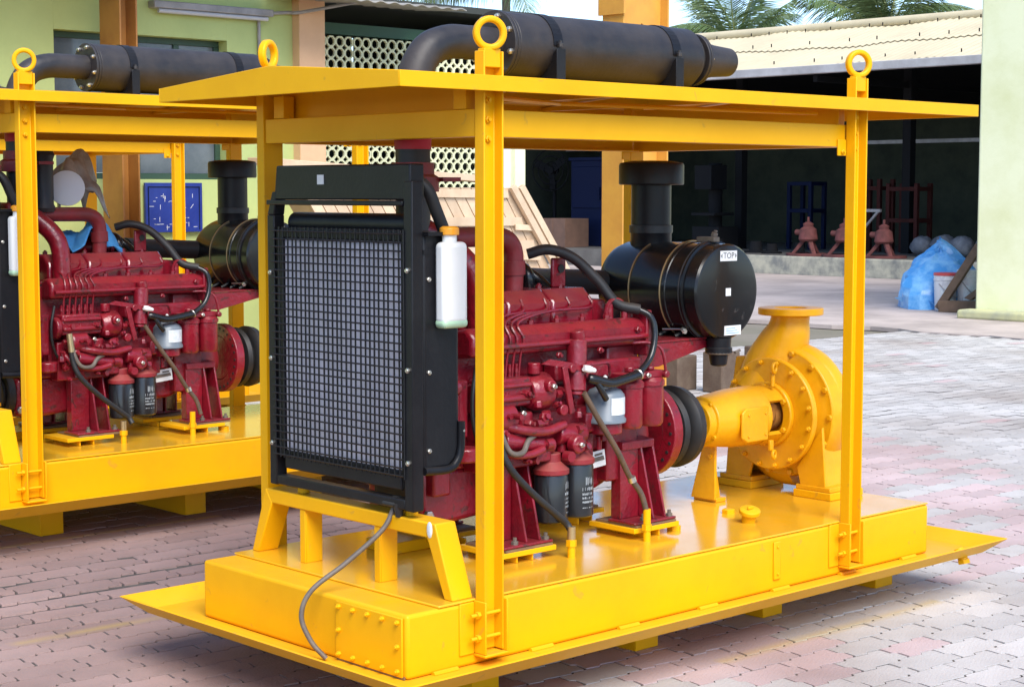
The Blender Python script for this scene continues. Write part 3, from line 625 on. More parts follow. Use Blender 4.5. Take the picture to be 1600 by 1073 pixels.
    b = MB(); b.lathe([(0, 0.05), (0.03, 0.068), (0.09, 0.068), (0.115, 0.045)], (0.85, yp - 0.005, 0.995), (1, 0, 0), 18); b.cyl((0.905, yp - 0.06, 1.02), (0.905, yp - 0.09, 1.02), 0.022, n=12); b.cyl((0.88, yp - 0.02, 1.06), (0.88, yp - 0.02, 1.10), 0.024, n=12); put('governor', b, Rd, eng, bevel=0.004)
    b = MB(); b.obox((0.99, yp - 0.08, 1.0), (0.012, 0, 0.004), (0, 0.006, 0), (-0.02, 0, 0.085)); b.cyl((0.97, yp - 0.085, 0.93), (0.97, yp - 0.06, 0.93), 0.02, n=12); b.cyl((1.01, yp - 0.09, 1.075), (1.01, yp - 0.06, 1.075), 0.016, n=10); put('stop_lever', b, Rd, eng, bevel=0.003)
    b = MB(); b.extr([(0.86, yp - 0.085, 1.10), (0.90, yp - 0.085, 1.115), (1.04, yp - 0.085, 1.09), (1.07, yp - 0.085, 1.06), (0.95, yp - 0.085, 1.085)], (0, 0.008, 0)); put('lever_plate', b, Rd, eng)
    b = MB(); b.cyl((1.075, yp - 0.04, 1.17), (1.055, yp - 0.055, 0.99), 0.037, n=18); b.cyl((1.08, yp - 0.04, 1.17), (1.073, yp - 0.04, 1.205), 0.027, n=16); b.cyl((1.055, yp - 0.055, 0.99), (1.053, yp - 0.056, 0.975), 0.03, n=16); put('stop_solenoid', b, Rd, eng, bevel=0.003)
    b = MB(); b.lathe([(0, 0.012), (0.02, 0.014), (0.05, 0.008)], (1.05, yp - 0.10, 1.075), (1, -0.2, -0.25), 10); put('cable_end', b, 'label_white', eng)
    b = MB(); b.box(1.0, 1.45, YC - 0.235, YC - 0.165, 1.02, 1.085); put('side_cover', b, 'red', eng, bevel=0.01)
    # lower clutter: oil cooler, feed pump, pipes
    rr = random.Random(11)
    b = MB(); yq = YC - 0.21
    b.lathe([(0, 0.03), (0.02, 0.055), (0.10, 0.055), (0.13, 0.03)], (0.66, yq - 0.03, 0.915), (1, 0, 0), 18)
    b.cyl((0.83, yq - 0.03, 0.86), (0.83, yq - 0.03, 0.93), 0.035, n=16); b.cyl((0.70, yq - 0.06, 0.84), (0.95, yq - 0.05, 0.80), 0.032, n=16)
    b.tube([(0.72, yq - 0.06, 0.89), (0.80, yq - 0.09, 0.87), (0.90, yq - 0.085, 0.86), (1.0, yq - 0.07, 0.875)], 0.017, 10)
    b.cyl((0.98, yq - 0.04, 0.835), (1.12, yq - 0.04, 0.83), 0.038, n=16); b.cyl((1.04, yq - 0.07, 0.80), (1.04, yq - 0.11, 0.80), 0.034, n=16); b.cyl((1.10, yq - 0.05, 0.73), (1.10, yq - 0.05, 0.80), 0.028, n=14)
    b.box(0.62, 1.20, yq - 0.02, yq + 0.05, 0.73, 0.92); b.box(0.86, 0.93, yq - 0.075, yq, 0.75, 0.83); b.box(1.12, 1.2, yq - 0.06, yq, 0.83, 0.90)
    b.tube([(0.64, yq - 0.05, 0.86), (0.70, yq - 0.09, 0.80), (0.80, yq - 0.09, 0.785), (0.88, yq - 0.09, 0.80)], 0.014, 10)
    put('oil_cooler', b, Rd, eng, bevel=0.007)
    b = MB()
    for i in range(46):
        x = rr.uniform(0.6, 1.25); z = rr.uniform(0.74, 1.0); dd = rr.choice([(0, -1, 0), (0.3, -1, 0), (0, -1, 0.4), (0, 0, 1), (1, 0, 0)]); r_ = rr.uniform(0.008, 0.02)
        p = V((x, yq - 0.035 - rr.random() * 0.05, z)); b.hexbolt(p, dd, r_, rr.uniform(0.012, 0.03), 0.012) if rr.random() < 0.6 else b.cyl(p, p + V(dd) * rr.uniform(0.02, 0.05), r_, n=10)
    o = put('pipe_unions', b, Rd, eng); o['kind'] = 'stuff'
    b = MB(); b.tube([(0.665, yq - 0.08, 0.935), (0.67, yq - 0.10, 0.86), (0.70, yq - 0.11, 0.805), (0.76, yq - 0.105, 0.80), (0.80, yq - 0.09, 0.835), (0.84, yq - 0.08, 0.85)], 0.010, 10); put('bypass_hose', b, 'hose_grey', eng)
    b = MB(); b.tube([(0.655, yq - 0.09, 0.92), (0.66, yq - 0.10, 0.83), (0.69, yq - 0.12, 0.75), (0.78, yq - 0.13, 0.66), (0.88, yq - 0.135, 0.58), (0.94, yq - 0.135, 0.535), (0.952, 0.237, 0.505)], 0.013, 10, 7); put('sump_drain_hose', b, 'rubber', eng)
    b = MB(); b.cyl((0.652, yq - 0.085, 0.965), (0.657, yq - 0.095, 0.875), 0.015, n=12); put('hose_tail', b, 'brass', eng)
    b = MB(); b.tube([(1.06, yp - 0.09, 0.985), (1.13, yp - 0.10, 0.88), (1.22, yp - 0.105, 0.76), (1.29, yp - 0.1, 0.66), (1.34, 0.262, 0.59), (1.36, 0.25, 0.515)], 0.011, 10, 7); put('breather_hose', b, 'hose_brown', eng)
    b = MB(); b.lathe([(0, 0.016), (0.02, 0.016)], (1.30, yp - 0.1, 0.655), (0.35, -0.05, -0.9), 10); put('hose_clip', b, 'steel', eng)
    # oil filters, fuel filters, bowl
    for (x, z0_, z1_, la) in ((0.955, 0.525, 0.70, 0.35), (1.085, 0.53, 0.725, -0.25)):
        b = MB(); b.lathe([(0, 0.055), (0.006, 0.062), (z1_ - z0_ - 0.012, 0.062), (z1_ - z0_, 0.058)], (x, YC - 0.255, z0_), (0, 0, 1), 26); put('oil_filter', b, 'filter_black', eng)
        b = MB(); rq = random.Random(int(x * 1000))
        for (za, zb_, dens) in ((0.118, 0.150, 0.62), (0.098, 0.113, 0.7), (0.082, 0.093, 0.8), (0.068, 0.078, 0.75), (0.054, 0.063, 0.85), (0.035, 0.040, 0.6)):
            for k in range(26):
                if rq.random() > dens: continue
                a0 = -1.75 + la + k * 0.034; a1 = a0 + rq.uniform(0.02, 0.034); rr_ = 0.0628; cx, cy = x, YC - 0.255
                u0 = z0_ + za + rq.uniform(0, 0.25) * (zb_ - za); u1 = z0_ + zb_ - rq.uniform(0, 0.3) * (zb_ - za)
                q = [(cx + math.cos(a) * rr_, cy + math.sin(a) * rr_, z) for a, z in ((a0, u0), (a1, u0), (a1, u1), (a0, u1))]
                b.poly([b.bm.verts.new(v) for v in q])
        put('filter_print', b, 'print_grey', eng)['kind'] = 'stuff'
        b = MB(); b.lathe([(0, 0.066), (0.018, 0.066), (0.045, 0.035), (0.075, 0.035)], (x, YC - 0.255, z1_ - 0.002), (0, 0, 1), 24); put('filter_head', b, 'red_dull', eng, bevel=0.003)
    b = MB(); b.lathe([(0, 0.078), (0.012, 0.078), (0.02, 0.072), (0.10, 0.072), (0.118, 0.058), (0.132, 0.026), (0.15, 0.014), (0.156, 0.0)], (1.222, YC - 0.265, 0.862), (0, 0, 1), 26); put('sediment_bowl', b, 'grey_bowl', eng)
    b = MB()
    for k in range(6):
        a0 = -2.05 + k * 0.22; q = [(1.222 + math.cos(a) * 0.0735, YC - 0.265 + math.sin(a) * 0.0735, z) for a, z in ((a0, 0.892), (a0 + 0.22, 0.892), (a0 + 0.22, 0.955), (a0, 0.955))]
        b.poly([b.bm.verts.new(v) for v in q])
    put('bowl_label', b, 'label_grey', eng)
    b = MB(); b.sphere((1.222, YC - 0.265, 1.018), 0.010, 10, 6, (1, 1, 1.6)); put('bleed_screw', b, 'label_white', eng)
    b = MB(); b.cyl((1.222, YC - 0.265, 0.82), (1.222, YC - 0.265, 0.862), 0.064, n=20); put('bowl_seat', b, Rd, eng, bevel=0.004)
    for x in (1.35, 1.463):
        b = MB(); b.lathe([(0, 0.044), (0.012, 0.052), (0.15, 0.052), (0.152, 0.057), (0.168, 0.057), (0.182, 0.045)], (x, YC - 0.265, 0.828), (0, 0, 1), 24); put('fuel_filter', b, Rd, eng)
    b = MB(); b.box(1.29, 1.51, YC - 0.30, YC - 0.20, 1.008, 1.035); b.cyl((1.35, YC - 0.265, 1.035), (1.35, YC - 0.265, 1.055), 0.02, n=6); b.cyl((1.463, YC - 0.265, 1.035), (1.463, YC - 0.265, 1.05), 0.02, n=6); b.cyl((1.505, YC - 0.29, 1.02), (1.505, YC - 0.32, 1.02), 0.014, n=10); put('filter_bracket', b, Rd, eng, bevel=0.005)
    b = MB(); b.tube([(1.505, YC - 0.31, 1.02), (1.49, YC - 0.31, 1.09), (1.475, YC - 0.30, 1.125), (1.44, YC - 0.27, 1.14), (1.39, YC - 0.24, 1.14)], 0.006, 8); put('fuel_pipe', b, Rd, eng)
    b = MB(); b.tube([(1.05, yp - 0.09, 1.08), (1.15, yp - 0.09, 1.085), (1.21, yp - 0.07, 1.075), (1.235, yp - 0.05, 1.03)], 0.006, 8); put('fuel_pipe', b, Rd, eng)
    b = MB(); b.obox((1.225, YC - 0.213, 0.715), (0.052, 0, 0.005), (0, 0.0015, 0), (-0.004, 0, 0.03)); put('data_plate', b, 'label_white', eng)
    b = MB(); b.obox((1.225, YC - 0.2155, 0.715), (0.044, 0, 0.0042), (0, 0.001, 0), (-0.003, 0, 0.008)); b.obox((1.24, YC - 0.2156, 0.733), (0.02, 0, 0.002), (0, 0.001, 0), (-0.0005, 0, 0.004)); put('plate_print', b, 'hose_grey', eng)
    bolts(eng, [(0.70 + 0.21 * i, YC - 0.158, 1.03) for i in range(4)] + [(1.29, YC - 0.302, 1.022), (1.41, YC - 0.302, 1.022), (0.80, YC - 0.272, 0.93), (0.905, YC - 0.318, 1.02), (1.04, YC - 0.322, 0.80)], (0, -1, 0), 'steel', 0.010, 0.010, 0.006)
    b = MB(); b.box(0.57, 1.32, YC - 0.162, YC - 0.15, 1.196, 1.2005); b.box(0.56, 1.30, YC - 0.1535, YC - 0.149, 0.742, 0.748); put('gasket', b, 'rubber', eng)
    b = MB(); b.tube([(0.60, YC - 0.25, 1.10), (0.575, YC - 0.26, 1.0), (0.59, YC - 0.25, 0.90), (0.64, YC - 0.23, 0.83), (0.72, YC - 0.22, 0.82)], 0.007, 8); put('sensor_cable', b, 'rubber', eng)
    # cables
    b = MB(); b.tube([(1.10, YC + 0.02, 1.47), (1.16, YC - 0.03, 1.487), (1.24, YC - 0.08, 1.455), (1.31, YC - 0.14, 1.37), (1.36, YC - 0.19, 1.285), (1.43, YC - 0.24, 1.262)], 0.020, 12, 8); put('wiring_loom', b, 'rubber', eng)
    b = MB(); b.tube([(1.42, YC - 0.24, 1.265), (1.455, YC - 0.275, 1.235), (1.462, YC - 0.29, 1.17), (1.43, YC - 0.30, 1.09), (1.36, YC - 0.31, 1.04), (1.29, YC - 0.315, 1.022)], 0.0125, 12, 8); put('fuel_hose', b, 'rubber_bright', eng)
    b = MB(); b.tube([(1.345, YC - 0.325, 1.033), (1.26, YC - 0.33, 1.02), (1.18, YC - 0.33, 1.012), (1.105, YC - 0.325, 1.03), (1.085, YC - 0.315, 1.035)], 0.018, 12, 8); b.tube([(1.11, YC - 0.325, 1.03), (1.13, YC - 0.335, 0.99), (1.16, YC - 0.33, 0.955)], 0.012, 10); put('hose_bundle', b, 'rubber_bright', eng)
    b = MB(); b.torus((1.335, YC - 0.325, 1.032), (0.7, 0.1, 0.3), 0.019, 0.004, 16, 6); put('hose_clamp', b, 'steel', eng)
    # mounts
    for (x0, x1) in ((0.70, 0.88), (1.36, 1.535)):
        for side in (-1, 1):
            def yy(v): return YC + side * v
            b = MB()
            pts = [(x0, yy(0.19), 0.474), (x0, yy(0.29), 0.474), (x0, yy(0.22), 0.755), (x0, yy(0.15), 0.77), (x0, yy(0.15), 0.474)]
            for x in (x0 + 0.10, x0 + 0.165): b.extr([(x, p[1], p[2]) for p in pts], (0.010, 0, 0))
            b.extr([(x0, yy(0.215), 0.474), (x0 + 0.098, yy(0.215), 0.474), (x0 + 0.098, yy(0.215), 0.74), (x0, yy(0.215), 0.74)], (0, -side * 0.05, 0))
            b.extr([(x0, yy(0.14), 0.745), (x1, yy(0.14), 0.745), (x1, yy(0.225), 0.735), (x0, yy(0.225), 0.735)], (0, 0, 0.03))
            b.extr([(x0 - 0.02, yy(0.17), 0.464), (x1 + 0.035, yy(0.17), 0.464), (x1 + 0.035, yy(0.308), 0.464), (x0 - 0.02, yy(0.308), 0.464)], (0, 0, 0.010))
            mt = put('engine_mount', b, 'red', eng, bevel=0.003)
            b = MB(); b.extr([(x0 - 0.015, yy(0.10), 0.455), (x1 + 0.03, yy(0.10), 0.455), (x1 + 0.03, yy(0.312), 0.455), (x0 - 0.015, yy(0.312), 0.455)], (0, 0, 0.0085)); put('mount_shim', b, 'brown_pad', eng)
            b = MB(); b.extr([(x0 - 0.03, yy(0.08), 0.436), (x1 + 0.045, yy(0.08), 0.436), (x1 + 0.045, yy(0.315), 0.436), (x0 - 0.03, yy(0.315), 0.436)], (0, 0, 0.0185))
            for x in (x0 + 0.04, x0 + 0.115): b.extr([(x, yy(0.05), ZT + 0.0095), (x + 0.007, yy(0.05), ZT + 0.0095), (x + 0.007, yy(0.305), ZT + 0.0095), (x, yy(0.305), ZT + 0.0095)], (0, 0, 0.026))
            put('mount_pad', b, Y, root, bevel=0.002)
            bolts(eng, [(x1 + 0.015, yy(0.29), 0.474), (x0 + 0.05, yy(0.285), 0.474)], (0, 0, 1), 'hose_grey', 0.013, 0.012, 0.012)
    # flywheel and housing
    b = MB(); b.lathe([(0, 0.17), (0.10, 0.16), (0.18, 0.10)], (1.46, YC, 0.76), (1, 0, 0), 36); put('bell_housing', b, 'red_dull', eng, bevel=0.006)
    b = MB(); b.lathe([(0, 0.12), (0, 0.185), (0.05, 0.185), (0.05, 0.12)], (1.70, YC, 0.76), (1, 0, 0), 44, cap=False); b.lathe([(0, 0.12), (0.045, 0.12)], (1.702, YC, 0.76), (1, 0, 0), 30); fw = put('flywheel', b, Rd, eng, bevel=0.005)
    b = MB()
    for k in range(26):
        a = 2 * math.pi * k / 26; p = V((1.702, YC + 0.160 * math.cos(a), 0.76 + 0.160 * math.sin(a))); b.cyl(p - V((0.0045, 0, 0)), p, 0.007, n=8)
    put('balance_holes', b, 'print_black', eng)
    # coupling tyre
    b = MB(); b.lathe([(0, 0.085), (0.012, 0.155), (0.035, 0.162), (0.05, 0.150), (0.055, 0.118), (0.075, 0.116), (0.08, 0.148), (0.10, 0.166), (0.135, 0.160), (0.155, 0.125), (0.16, 0.06)], (1.782, YC, 0.757), (1, 0, 0), 44); put('coupling', b, 'rubber', root, smooth=50)
    # shelf that carries the air cleaner
    b = MB(); b.extr([(1.47, YC - 0.205, 1.125), (1.47, YC - 0.205, 1.035), (1.58, YC - 0.205, 1.035), (1.93, YC - 0.205, 1.108), (1.93, YC - 0.205, 1.125)], (0, 0.008, 0)); b.extr([(1.47, YC + 0.27, 1.125), (1.47, YC + 0.27, 1.035), (1.60, YC + 0.27, 1.035), (1.93, YC + 0.27, 1.108), (1.93, YC + 0.27, 1.125)], (0, 0.008, 0)); b.box(1.44, 1.935, YC - 0.21, YC + 0.285, 1.126, 1.134); put('cleaner_shelf', b, 'red', eng, bevel=0.002)
    # --- air cleaner, lying across the set with its service cover on the near side
    ax, az, ra, yf_ = 1.895, 1.312, 0.188, 0.32
    def Yc(t): return (ax, yf_ + t, az)      # t runs from the near cover to the far end
    b = MB(); b.lathe([(0, 0.0), (0.0, 0.05), (0.001, ra - 0.022), (0.004, ra - 0.008), (0.012, ra - 0.001), (0.070, ra - 0.001), (0.073, ra + 0.009), (0.096, ra + 0.009), (0.100, ra + 0.001), (0.16, ra + 0.001), (0.163, ra + 0.005), (0.205, ra + 0.005), (0.21, ra), (0.50, ra), (0.535, ra - 0.012), (0.56, ra - 0.05), (0.565, 0.05)], Yc(0), (0, 1, 0), 60)
    ac = put('air_cleaner', b, 'black_gloss', root, smooth=32)
    for t, r_ in ((0.184, ra + 0.007), (0.355, ra + 0.002)):
        b = MB(); b.torus(Yc(t), (0, 1, 0), r_, 0.0030, 60, 6); put('clamp_band', b, 'brass', ac)
    b = MB(); b.torus(Yc(0.085), (0, 1, 0), ra + 0.0095, 0.0022, 60, 6); put('cover_bead', b, 'muffler_black', ac)
    q0 = V((ax - 0.135, yf_ + 0.11, az - 0.145))
    b = MB(); b.hexbolt(q0, (-0.5, -0.7, -0.3), 0.013, 0.02, 0.01); b.cyl(q0 + V((-0.01, 0.10, -0.005)), q0, 0.004, n=8); put('band_bolt', b, 'steel', ac)
    b = MB(); b.box(ax - 0.018, ax + 0.018, yf_ + 0.06, yf_ + 0.15, az + ra + 0.004, az + ra + 0.024); b.hexbolt((ax - 0.002, yf_ + 0.075, az + ra + 0.024), (0.2, -0.3, 1), 0.014, 0.018, 0.01); put('top_clip', b, 'hose_grey', ac, bevel=0.003)
    ys_ = 0.728
    b = MB(); b.lathe([(0, 0.084), (0.075, 0.083), (0.08, 0.086), (0.105, 0.086), (0.11, 0.081), (0.285, 0.081)], (ax, ys_, az + 0.145), (0, 0, 1), 40); put('inlet_stack', b, 'black', ac)
    b = MB(); b.ring((ax, ys_, az + 0.145 + 0.078), (0, 0, 1), 0.0885, 0.078, 0.030, 40); put('stack_clamp', b, 'muffler_black', ac)
    b = MB(); b.lathe([(0, 0.128), (0.004, 0.132), (0.078, 0.132), (0.088, 0.127), (0.096, 0.08), (0.098, 0.0)], (ax, ys_, 1.728), (0, 0, 1), 44); put('rain_cap', b, 'black', ac, bevel=0.002)
    b = MB(); b.lathe([(0, 0.05), (0.035, 0.048), (0.04, 0.054), (0.058, 0.054), (0.062, 0.040), (0.105, 0.033), (0.11, 0.027)], (ax, yf_ + 0.045, az - ra + 0.006), (0, 0, -1), 22); put('dust_cup', b, 'black', ac)
    b = MB(); b.torus((ax, yf_ + 0.045, az - ra - 0.052), (0, 0, 1), 0.048, 0.006, 24, 8); b.cyl((ax + 0.045, yf_ + 0.0, az - ra - 0.052), (ax + 0.075, yf_ + 0.0, az - ra - 0.045), 0.006, n=8); put('cup_clamp', b, 'hose_grey', ac)
    for k in range(5):
        y = yf_ + 0.13 + k * 0.085; b = MB(); b.tube([(ax - 0.10, y, az - 0.150), (ax - 0.12, y + 0.01, az - 0.165), (ax - 0.14, y + 0.02, 1.136)], 0.010, 8); put('support_strap', b, 'black', ac)
    ye = yf_ - 0.0004
    b = MB(); b.box(ax - 0.050, ax + 0.050, ye - 0.0012, ye, az + 0.120, az + 0.160); put('top_label', b, 'label_white', ac)
    me = text_mesh('TOP', 0.034); me.materials.append(MATS['print_black']); t = bpy.data.objects.new('lettering', me); col.objects.link(t); t.parent = ac
    t.location = (V((ax, ye - 0.0018, az + 0.140)) - ORG) * S; t.rotation_euler = (R(90), 0, 0)
    for s_ in (-1, 1):
        b = MB(); q = [(ax + s_ * 0.0465, ye - 0.0018, az + 0.140), (ax + s_ * 0.039, ye - 0.0018, az + 0.150), (ax + s_ * 0.039, ye - 0.0018, az + 0.130)]; b.poly([b.bm.verts.new(v) for v in q]); put('arrow_mark', b, 'print_black', ac)
    b = MB(); b.box(ax - 0.015, ax + 0.015, ye - 0.0012, ye, az - 0.016, az + 0.014); put('centre_sticker', b, 'label_white', ac)
    b = MB(); b.box(ax - 0.02, ax + 0.078, ye - 0.0014, ye + 0.003, az - 0.170, az - 0.133); put('caution_label', b, 'label_white', ac)
    b = MB()
    for i_ in range(3): b.box(ax - 0.012, ax + 0.068 - i_ * 0.012, ye - 0.0022, ye - 0.0015, az - 0.163 + i_ * 0.009, az - 0.1605 + i_ * 0.009)
    put('label_lines', b, 'tarp_blue', ac)['kind'] = 'stuff'
    # link from air cleaner to turbo
    b = MB(); b.tube([(ax - 0.10, 0.82, az + 0.02), (ax - 0.30, 0.84, az + 0.03), (ax - 0.50, 0.82, az + 0.04), (ax - 0.66, 0.76, az + 0.05)], 0.05, 16); put('intake_hose', b, 'rubber', eng)
    # --- muffler on the roof with its exhaust pipe
    ym_, zm = 0.56, 2.222
    b = MB(); b.lathe([(0, 0.08), (0.002, 0.118), (0.98, 0.118), (1.03, 0.085), (1.035, 0.07)], (0.90, ym_, zm), (1, 0, 0), 44); mf = put('muffler', b, 'muffler_black', root, bevel=0.003, smooth=30)
    b = MB(); b.ring((0.872, ym_, zm), (1, 0, 0), 0.120, 0.06, 0.013, 40); b.ring((0.887, ym_, zm), (1, 0, 0), 0.120, 0.06, 0.013, 40); put('inlet_flange', b, 'muffler_black', mf, bevel=0.002)
    bolts(mf, [(0.872, ym_ + 0.102 * math.cos(k * math.pi / 4 + 0.3), zm + 0.102 * math.sin(k * math.pi / 4 + 0.3)) for k in range(8)], (-1, 0, 0), 'steel', 0.011, 0.010, 0.006)
    b = MB(); b.tube([(0.50, ym_, 1.30), (0.50, ym_, 1.80), (0.50, ym_, 2.02), (0.515, ym_, 2.11), (0.57, ym_, 2.185), (0.66, ym_, 2.218), (0.76, ym_, zm), (0.875, ym_, zm)], 0.060, 24, 8); put('exhaust_elbow', b, 'muffler_black', mf)
    b = MB(); b.lathe([(0, 0.064), (0.075, 0.064)], (0.50, ym_, 1.845), (0, 0, 1), 26); put('heat_band', b, 'band_crimson', mf)
    b = MB(); b.lathe([(0, 0.09), (0.05, 0.09), (0.06, 0.074), (0.10, 0.074)], (0.50, ym_, 1.70), (0, 0, 1), 26); b.box(0.56, 0.64, ym_ - 0.09, ym_ + 0.05, 1.735, 1.75); put('exhaust_bellows', b, 'red_dull', mf)
    b = MB(); b.ring((1.935, ym_, zm), (1, 0, 0), 0.102, 0.05, 0.012, 36); b.ring((1.950, ym_, zm), (1, 0, 0), 0.102, 0.05, 0.012, 36); put('outlet_flange', b, 'muffler_black', mf, bevel=0.002)
    bolts(mf, [(1.962, ym_ + 0.086 * math.cos(k * math.pi / 3), zm + 0.086 * math.sin(k * math.pi / 3)) for k in range(6)], (1, 0, 0), 'steel', 0.010, 0.010, 0.004)
    b = MB(); b.lathe([(0, 0.078), (0.03, 0.075), (0.10, 0.064), (0.20, 0.057), (0.20, 0.05), (0.12, 0.048)], (1.962, ym_, zm), (1, 0, 0), 32, cap=False); put('tail_pipe', b, 'muffler_black', mf)
    for x in (1.06, 1.70):
        b = MB(); P = []
        for k in range(15):
            a = math.pi + math.pi * k / 14; P.append((x, ym_ + 0.1185 * math.cos(a), zm + 0.1185 * math.sin(a)))
        b.extr([(x, ym_ - 0.135, 2.066), (x, ym_ - 0.135, zm - 0.01)] + P[1:-1] + [(x, ym_ + 0.135, zm - 0.01), (x, ym_ + 0.135, 2.066)], (0.045, 0, 0)); put('saddle', b, 'black', mf, bevel=0.002)
        b = MB(); P = []
        for k in range(19):
            a = math.pi * k / 18; P.append((x, ym_ + 0.1215 * math.cos(a), zm + 0.1215 * math.sin(a)))
        Q = [(x, ym_ + 0.1185 * math.cos(math.pi * k / 18), zm + 0.1185 * math.sin(math.pi * k / 18)) for k in range(18, -1, -1)]
        for k in range(18): b.extr([P[k], P[k + 1], Q[17 - k], Q[18 - k]], (0.045, 0, 0))
        put('strap', b, 'black', mf)
        bolts(mf, [(x + 0.022, ym_ - 0.13, zm - 0.005)], (0, 0, 1), 'muffler_black', 0.011, 0.014, 0.008)
    # --- pump
    C = 'yellow_cast'; zp = 0.755; xc = 2.58
    b = MB(); b.lathe([(0, 0.12), (0.03, 0.19), (0.06, 0.245), (0.06, 0.275), (0.085, 0.280), (0.12, 0.284), (0.18, 0.283), (0.22, 0.262), (0.25, 0.2), (0.26, 0.12), (0.38, 0.11), (0.38, 0.16), (0.41, 0.16)], (xc - 0.05, YC, zp), (1, 0, 0), 52)
    pump = put('pump', b, C, root, bevel=0.006, smooth=35)
    # spiral belly growing toward the nozzle
    b = MB(); P = [(xc + 0.10, YC + math.cos(a) * (0.2 + 0.025 * k / 20), zp + math.sin(a) * (0.2 + 0.025 * k / 20)) for k, a in ((k, R(250 - 13 * k)) for k in range(28))]
    b.tube(P, lambda t: 0.075 + 0.022 * t, 16, 2); put('volute', b, C, pump)
    b = MB(); xn = xc + 0.07
    b.tube([(xn, YC + 0.085, zp + 0.10), (xn, YC + 0.075, zp + 0.19), (xn, YC + 0.045, zp + 0.27), (xn, YC + 0.012, zp + 0.345), (xn, YC, zp + 0.425)], lambda t: 0.175 - 0.092 * min(1, t * 1.12) ** 0.8, 30, 6); b.extr([(xn - 0.06, YC + 0.10, zp + 0.06), (xn - 0.06, YC + 0.285, zp + 0.02), (xn - 0.06, YC + 0.255, zp + 0.225), (xn - 0.06, YC + 0.10, zp + 0.24)], (0.10, 0, 0)); put('discharge_nozzle', b, C, pump, bevel=0.008)
    b = MB(); b.ring((xn, YC, zp + 0.418), (0, 0, 1), 0.140, 0.07, 0.030, 44); put('discharge_flange', b, C, pump, bevel=0.004)
    b = MB(); b.lathe([(0, 0.07), (0.002, 0.07)], (xn, YC, zp + 0.425), (0, 0, 1), 28); put('flange_cover', b, C, pump)
    b = MB(); b.ring((xc - 0.075, YC, zp), (1, 0, 0), 0.240, 0.12, 0.030, 52); put('casing_cover', b, C, pump, bevel=0.006)
    b = MB(); b.ring((xc - 0.10, YC, zp), (1, 0, 0), 0.140, 0.095, 0.026, 44); put('lantern_flange', b, C, pump, bevel=0.006)
    bolts(pump, [(xc - 0.077, YC + 0.222 * math.cos(2 * math.pi * k / 16 + 0.2), zp + 0.222 * math.sin(2 * math.pi * k / 16 + 0.2)) for k in range(16)], (-1, 0, 0), C, 0.0115, 0.010, 0.010)
    bolts(pump, [(xc + 0.008, YC + 0.262 * math.cos(2 * math.pi * k / 14), zp + 0.262 * math.sin(2 * math.pi * k / 14)) for k in range(14)], (-1, 0, 0), C, 0.013, 0.012, 0.0)
    bolts(pump, [(xc - 0.102, YC + 0.120 * math.cos(2 * math.pi * k / 6 + 0.5), zp + 0.120 * math.sin(2 * math.pi * k / 6 + 0.5)) for k in range(6)], (-1, 0, 0), C, 0.013, 0.012, 0.0)
    # bearing bracket: barrel, neck, open lantern, shaft
    b = MB(); b.lathe([(0, 0.06), (0.0, 0.082), (0.02, 0.086), (0.03, 0.09), (0.034, 0.102), (0.05, 0.105), (0.20, 0.122), (0.35, 0.126), (0.355, 0.10)], (2.03, YC, zp + 0.005), (1, 0, 0), 36); brg = put('bearing_housing', b, C, pump, bevel=0.004)
    for (a0, a1) in ((35, 145), (215, 325)):
        b = MB(); n = 10; ro, ri = 0.125, 0.105
        for k in range(n):
            A0, A1 = R(a0 + (a1 - a0) * k / n), R(a0 + (a1 - a0) * (k + 1) / n)
            b.extr([(2.384, YC + ro * math.cos(A0), zp + ro * math.sin(A0)), (2.384, YC + ro * math.cos(A1), zp + ro * math.sin(A1)), (2.384, YC + ri * math.cos(A1), zp + ri * math.sin(A1)), (2.384, YC + ri * math.cos(A0), zp + ri * math.sin(A0))], (0.112, 0, 0))
        put('lantern_arm', b, C, pump)
    b = MB(); b.cyl((2.34, YC, zp), (2.54, YC, zp), 0.032, n=20); b.lathe([(0, 0.07), (0.03, 0.075), (0.05, 0.07)], (2.47, YC, zp), (1, 0, 0), 24); b.obox((2.45, YC - 0.055, zp + 0.02), (0.012, 0, 0.03), (0, 0.012, 0), (-0.02, 0, 0.01)); put('gland', b, 'column_paint_shaded', pump)
    b = MB(); b.cyl((1.93, YC, zp), (2.05, YC, zp), 0.045, n=20); b.cyl((1.945, YC, zp), (1.98, YC, zp), 0.075, n=24); put('shaft', b, 'rubber', pump)
    bolts(pump, [(2.063, YC + 0.094 * math.cos(k * math.pi / 2 + 0.6), zp + 0.094 * math.sin(k * math.pi / 2 + 0.6)) for k in range(4)], (-1, 0, 0), C, 0.010, 0.009, 0)
    b = MB(); b.extr([(2.175, YC - 0.118, zp - 0.065), (2.175, YC - 0.118, zp + 0.04), (2.20, YC - 0.118, zp + 0.058), (2.345, YC - 0.118, zp + 0.058), (2.345, YC - 0.118, zp - 0.085), (2.21, YC - 0.118, zp - 0.085)], (0, -0.013, 0)); pl = put('inspection_plate', b, C, pump, bevel=0.006)
    bolts(pump, [(x, YC - 0.131, z) for x in (2.215, 2.325) for z in (zp - 0.058, zp + 0.03)], (0, -1, 0), C, 0.006, 0.005, 0)
    b = MB(); b.ring((2.445, YC - 0.07, zp + 0.205), (0.3, -0.95, 0), 0.026, 0.013, 0.012, 20); b.cyl((2.45, YC - 0.065, zp + 0.125), (2.45, YC - 0.065, zp + 0.185), 0.010, n=10); put('eye_bolt', b, C, pump, bevel=0.003); b = MB(); b.ring((2.355, YC - 0.145, zp - 0.145), (0.3, -0.95, 0), 0.022, 0.010, 0.012, 18); b.box(2.343, 2.367, YC - 0.142, YC - 0.128, zp - 0.13, zp - 0.085); put('lug', b, C, pump, bevel=0.003)
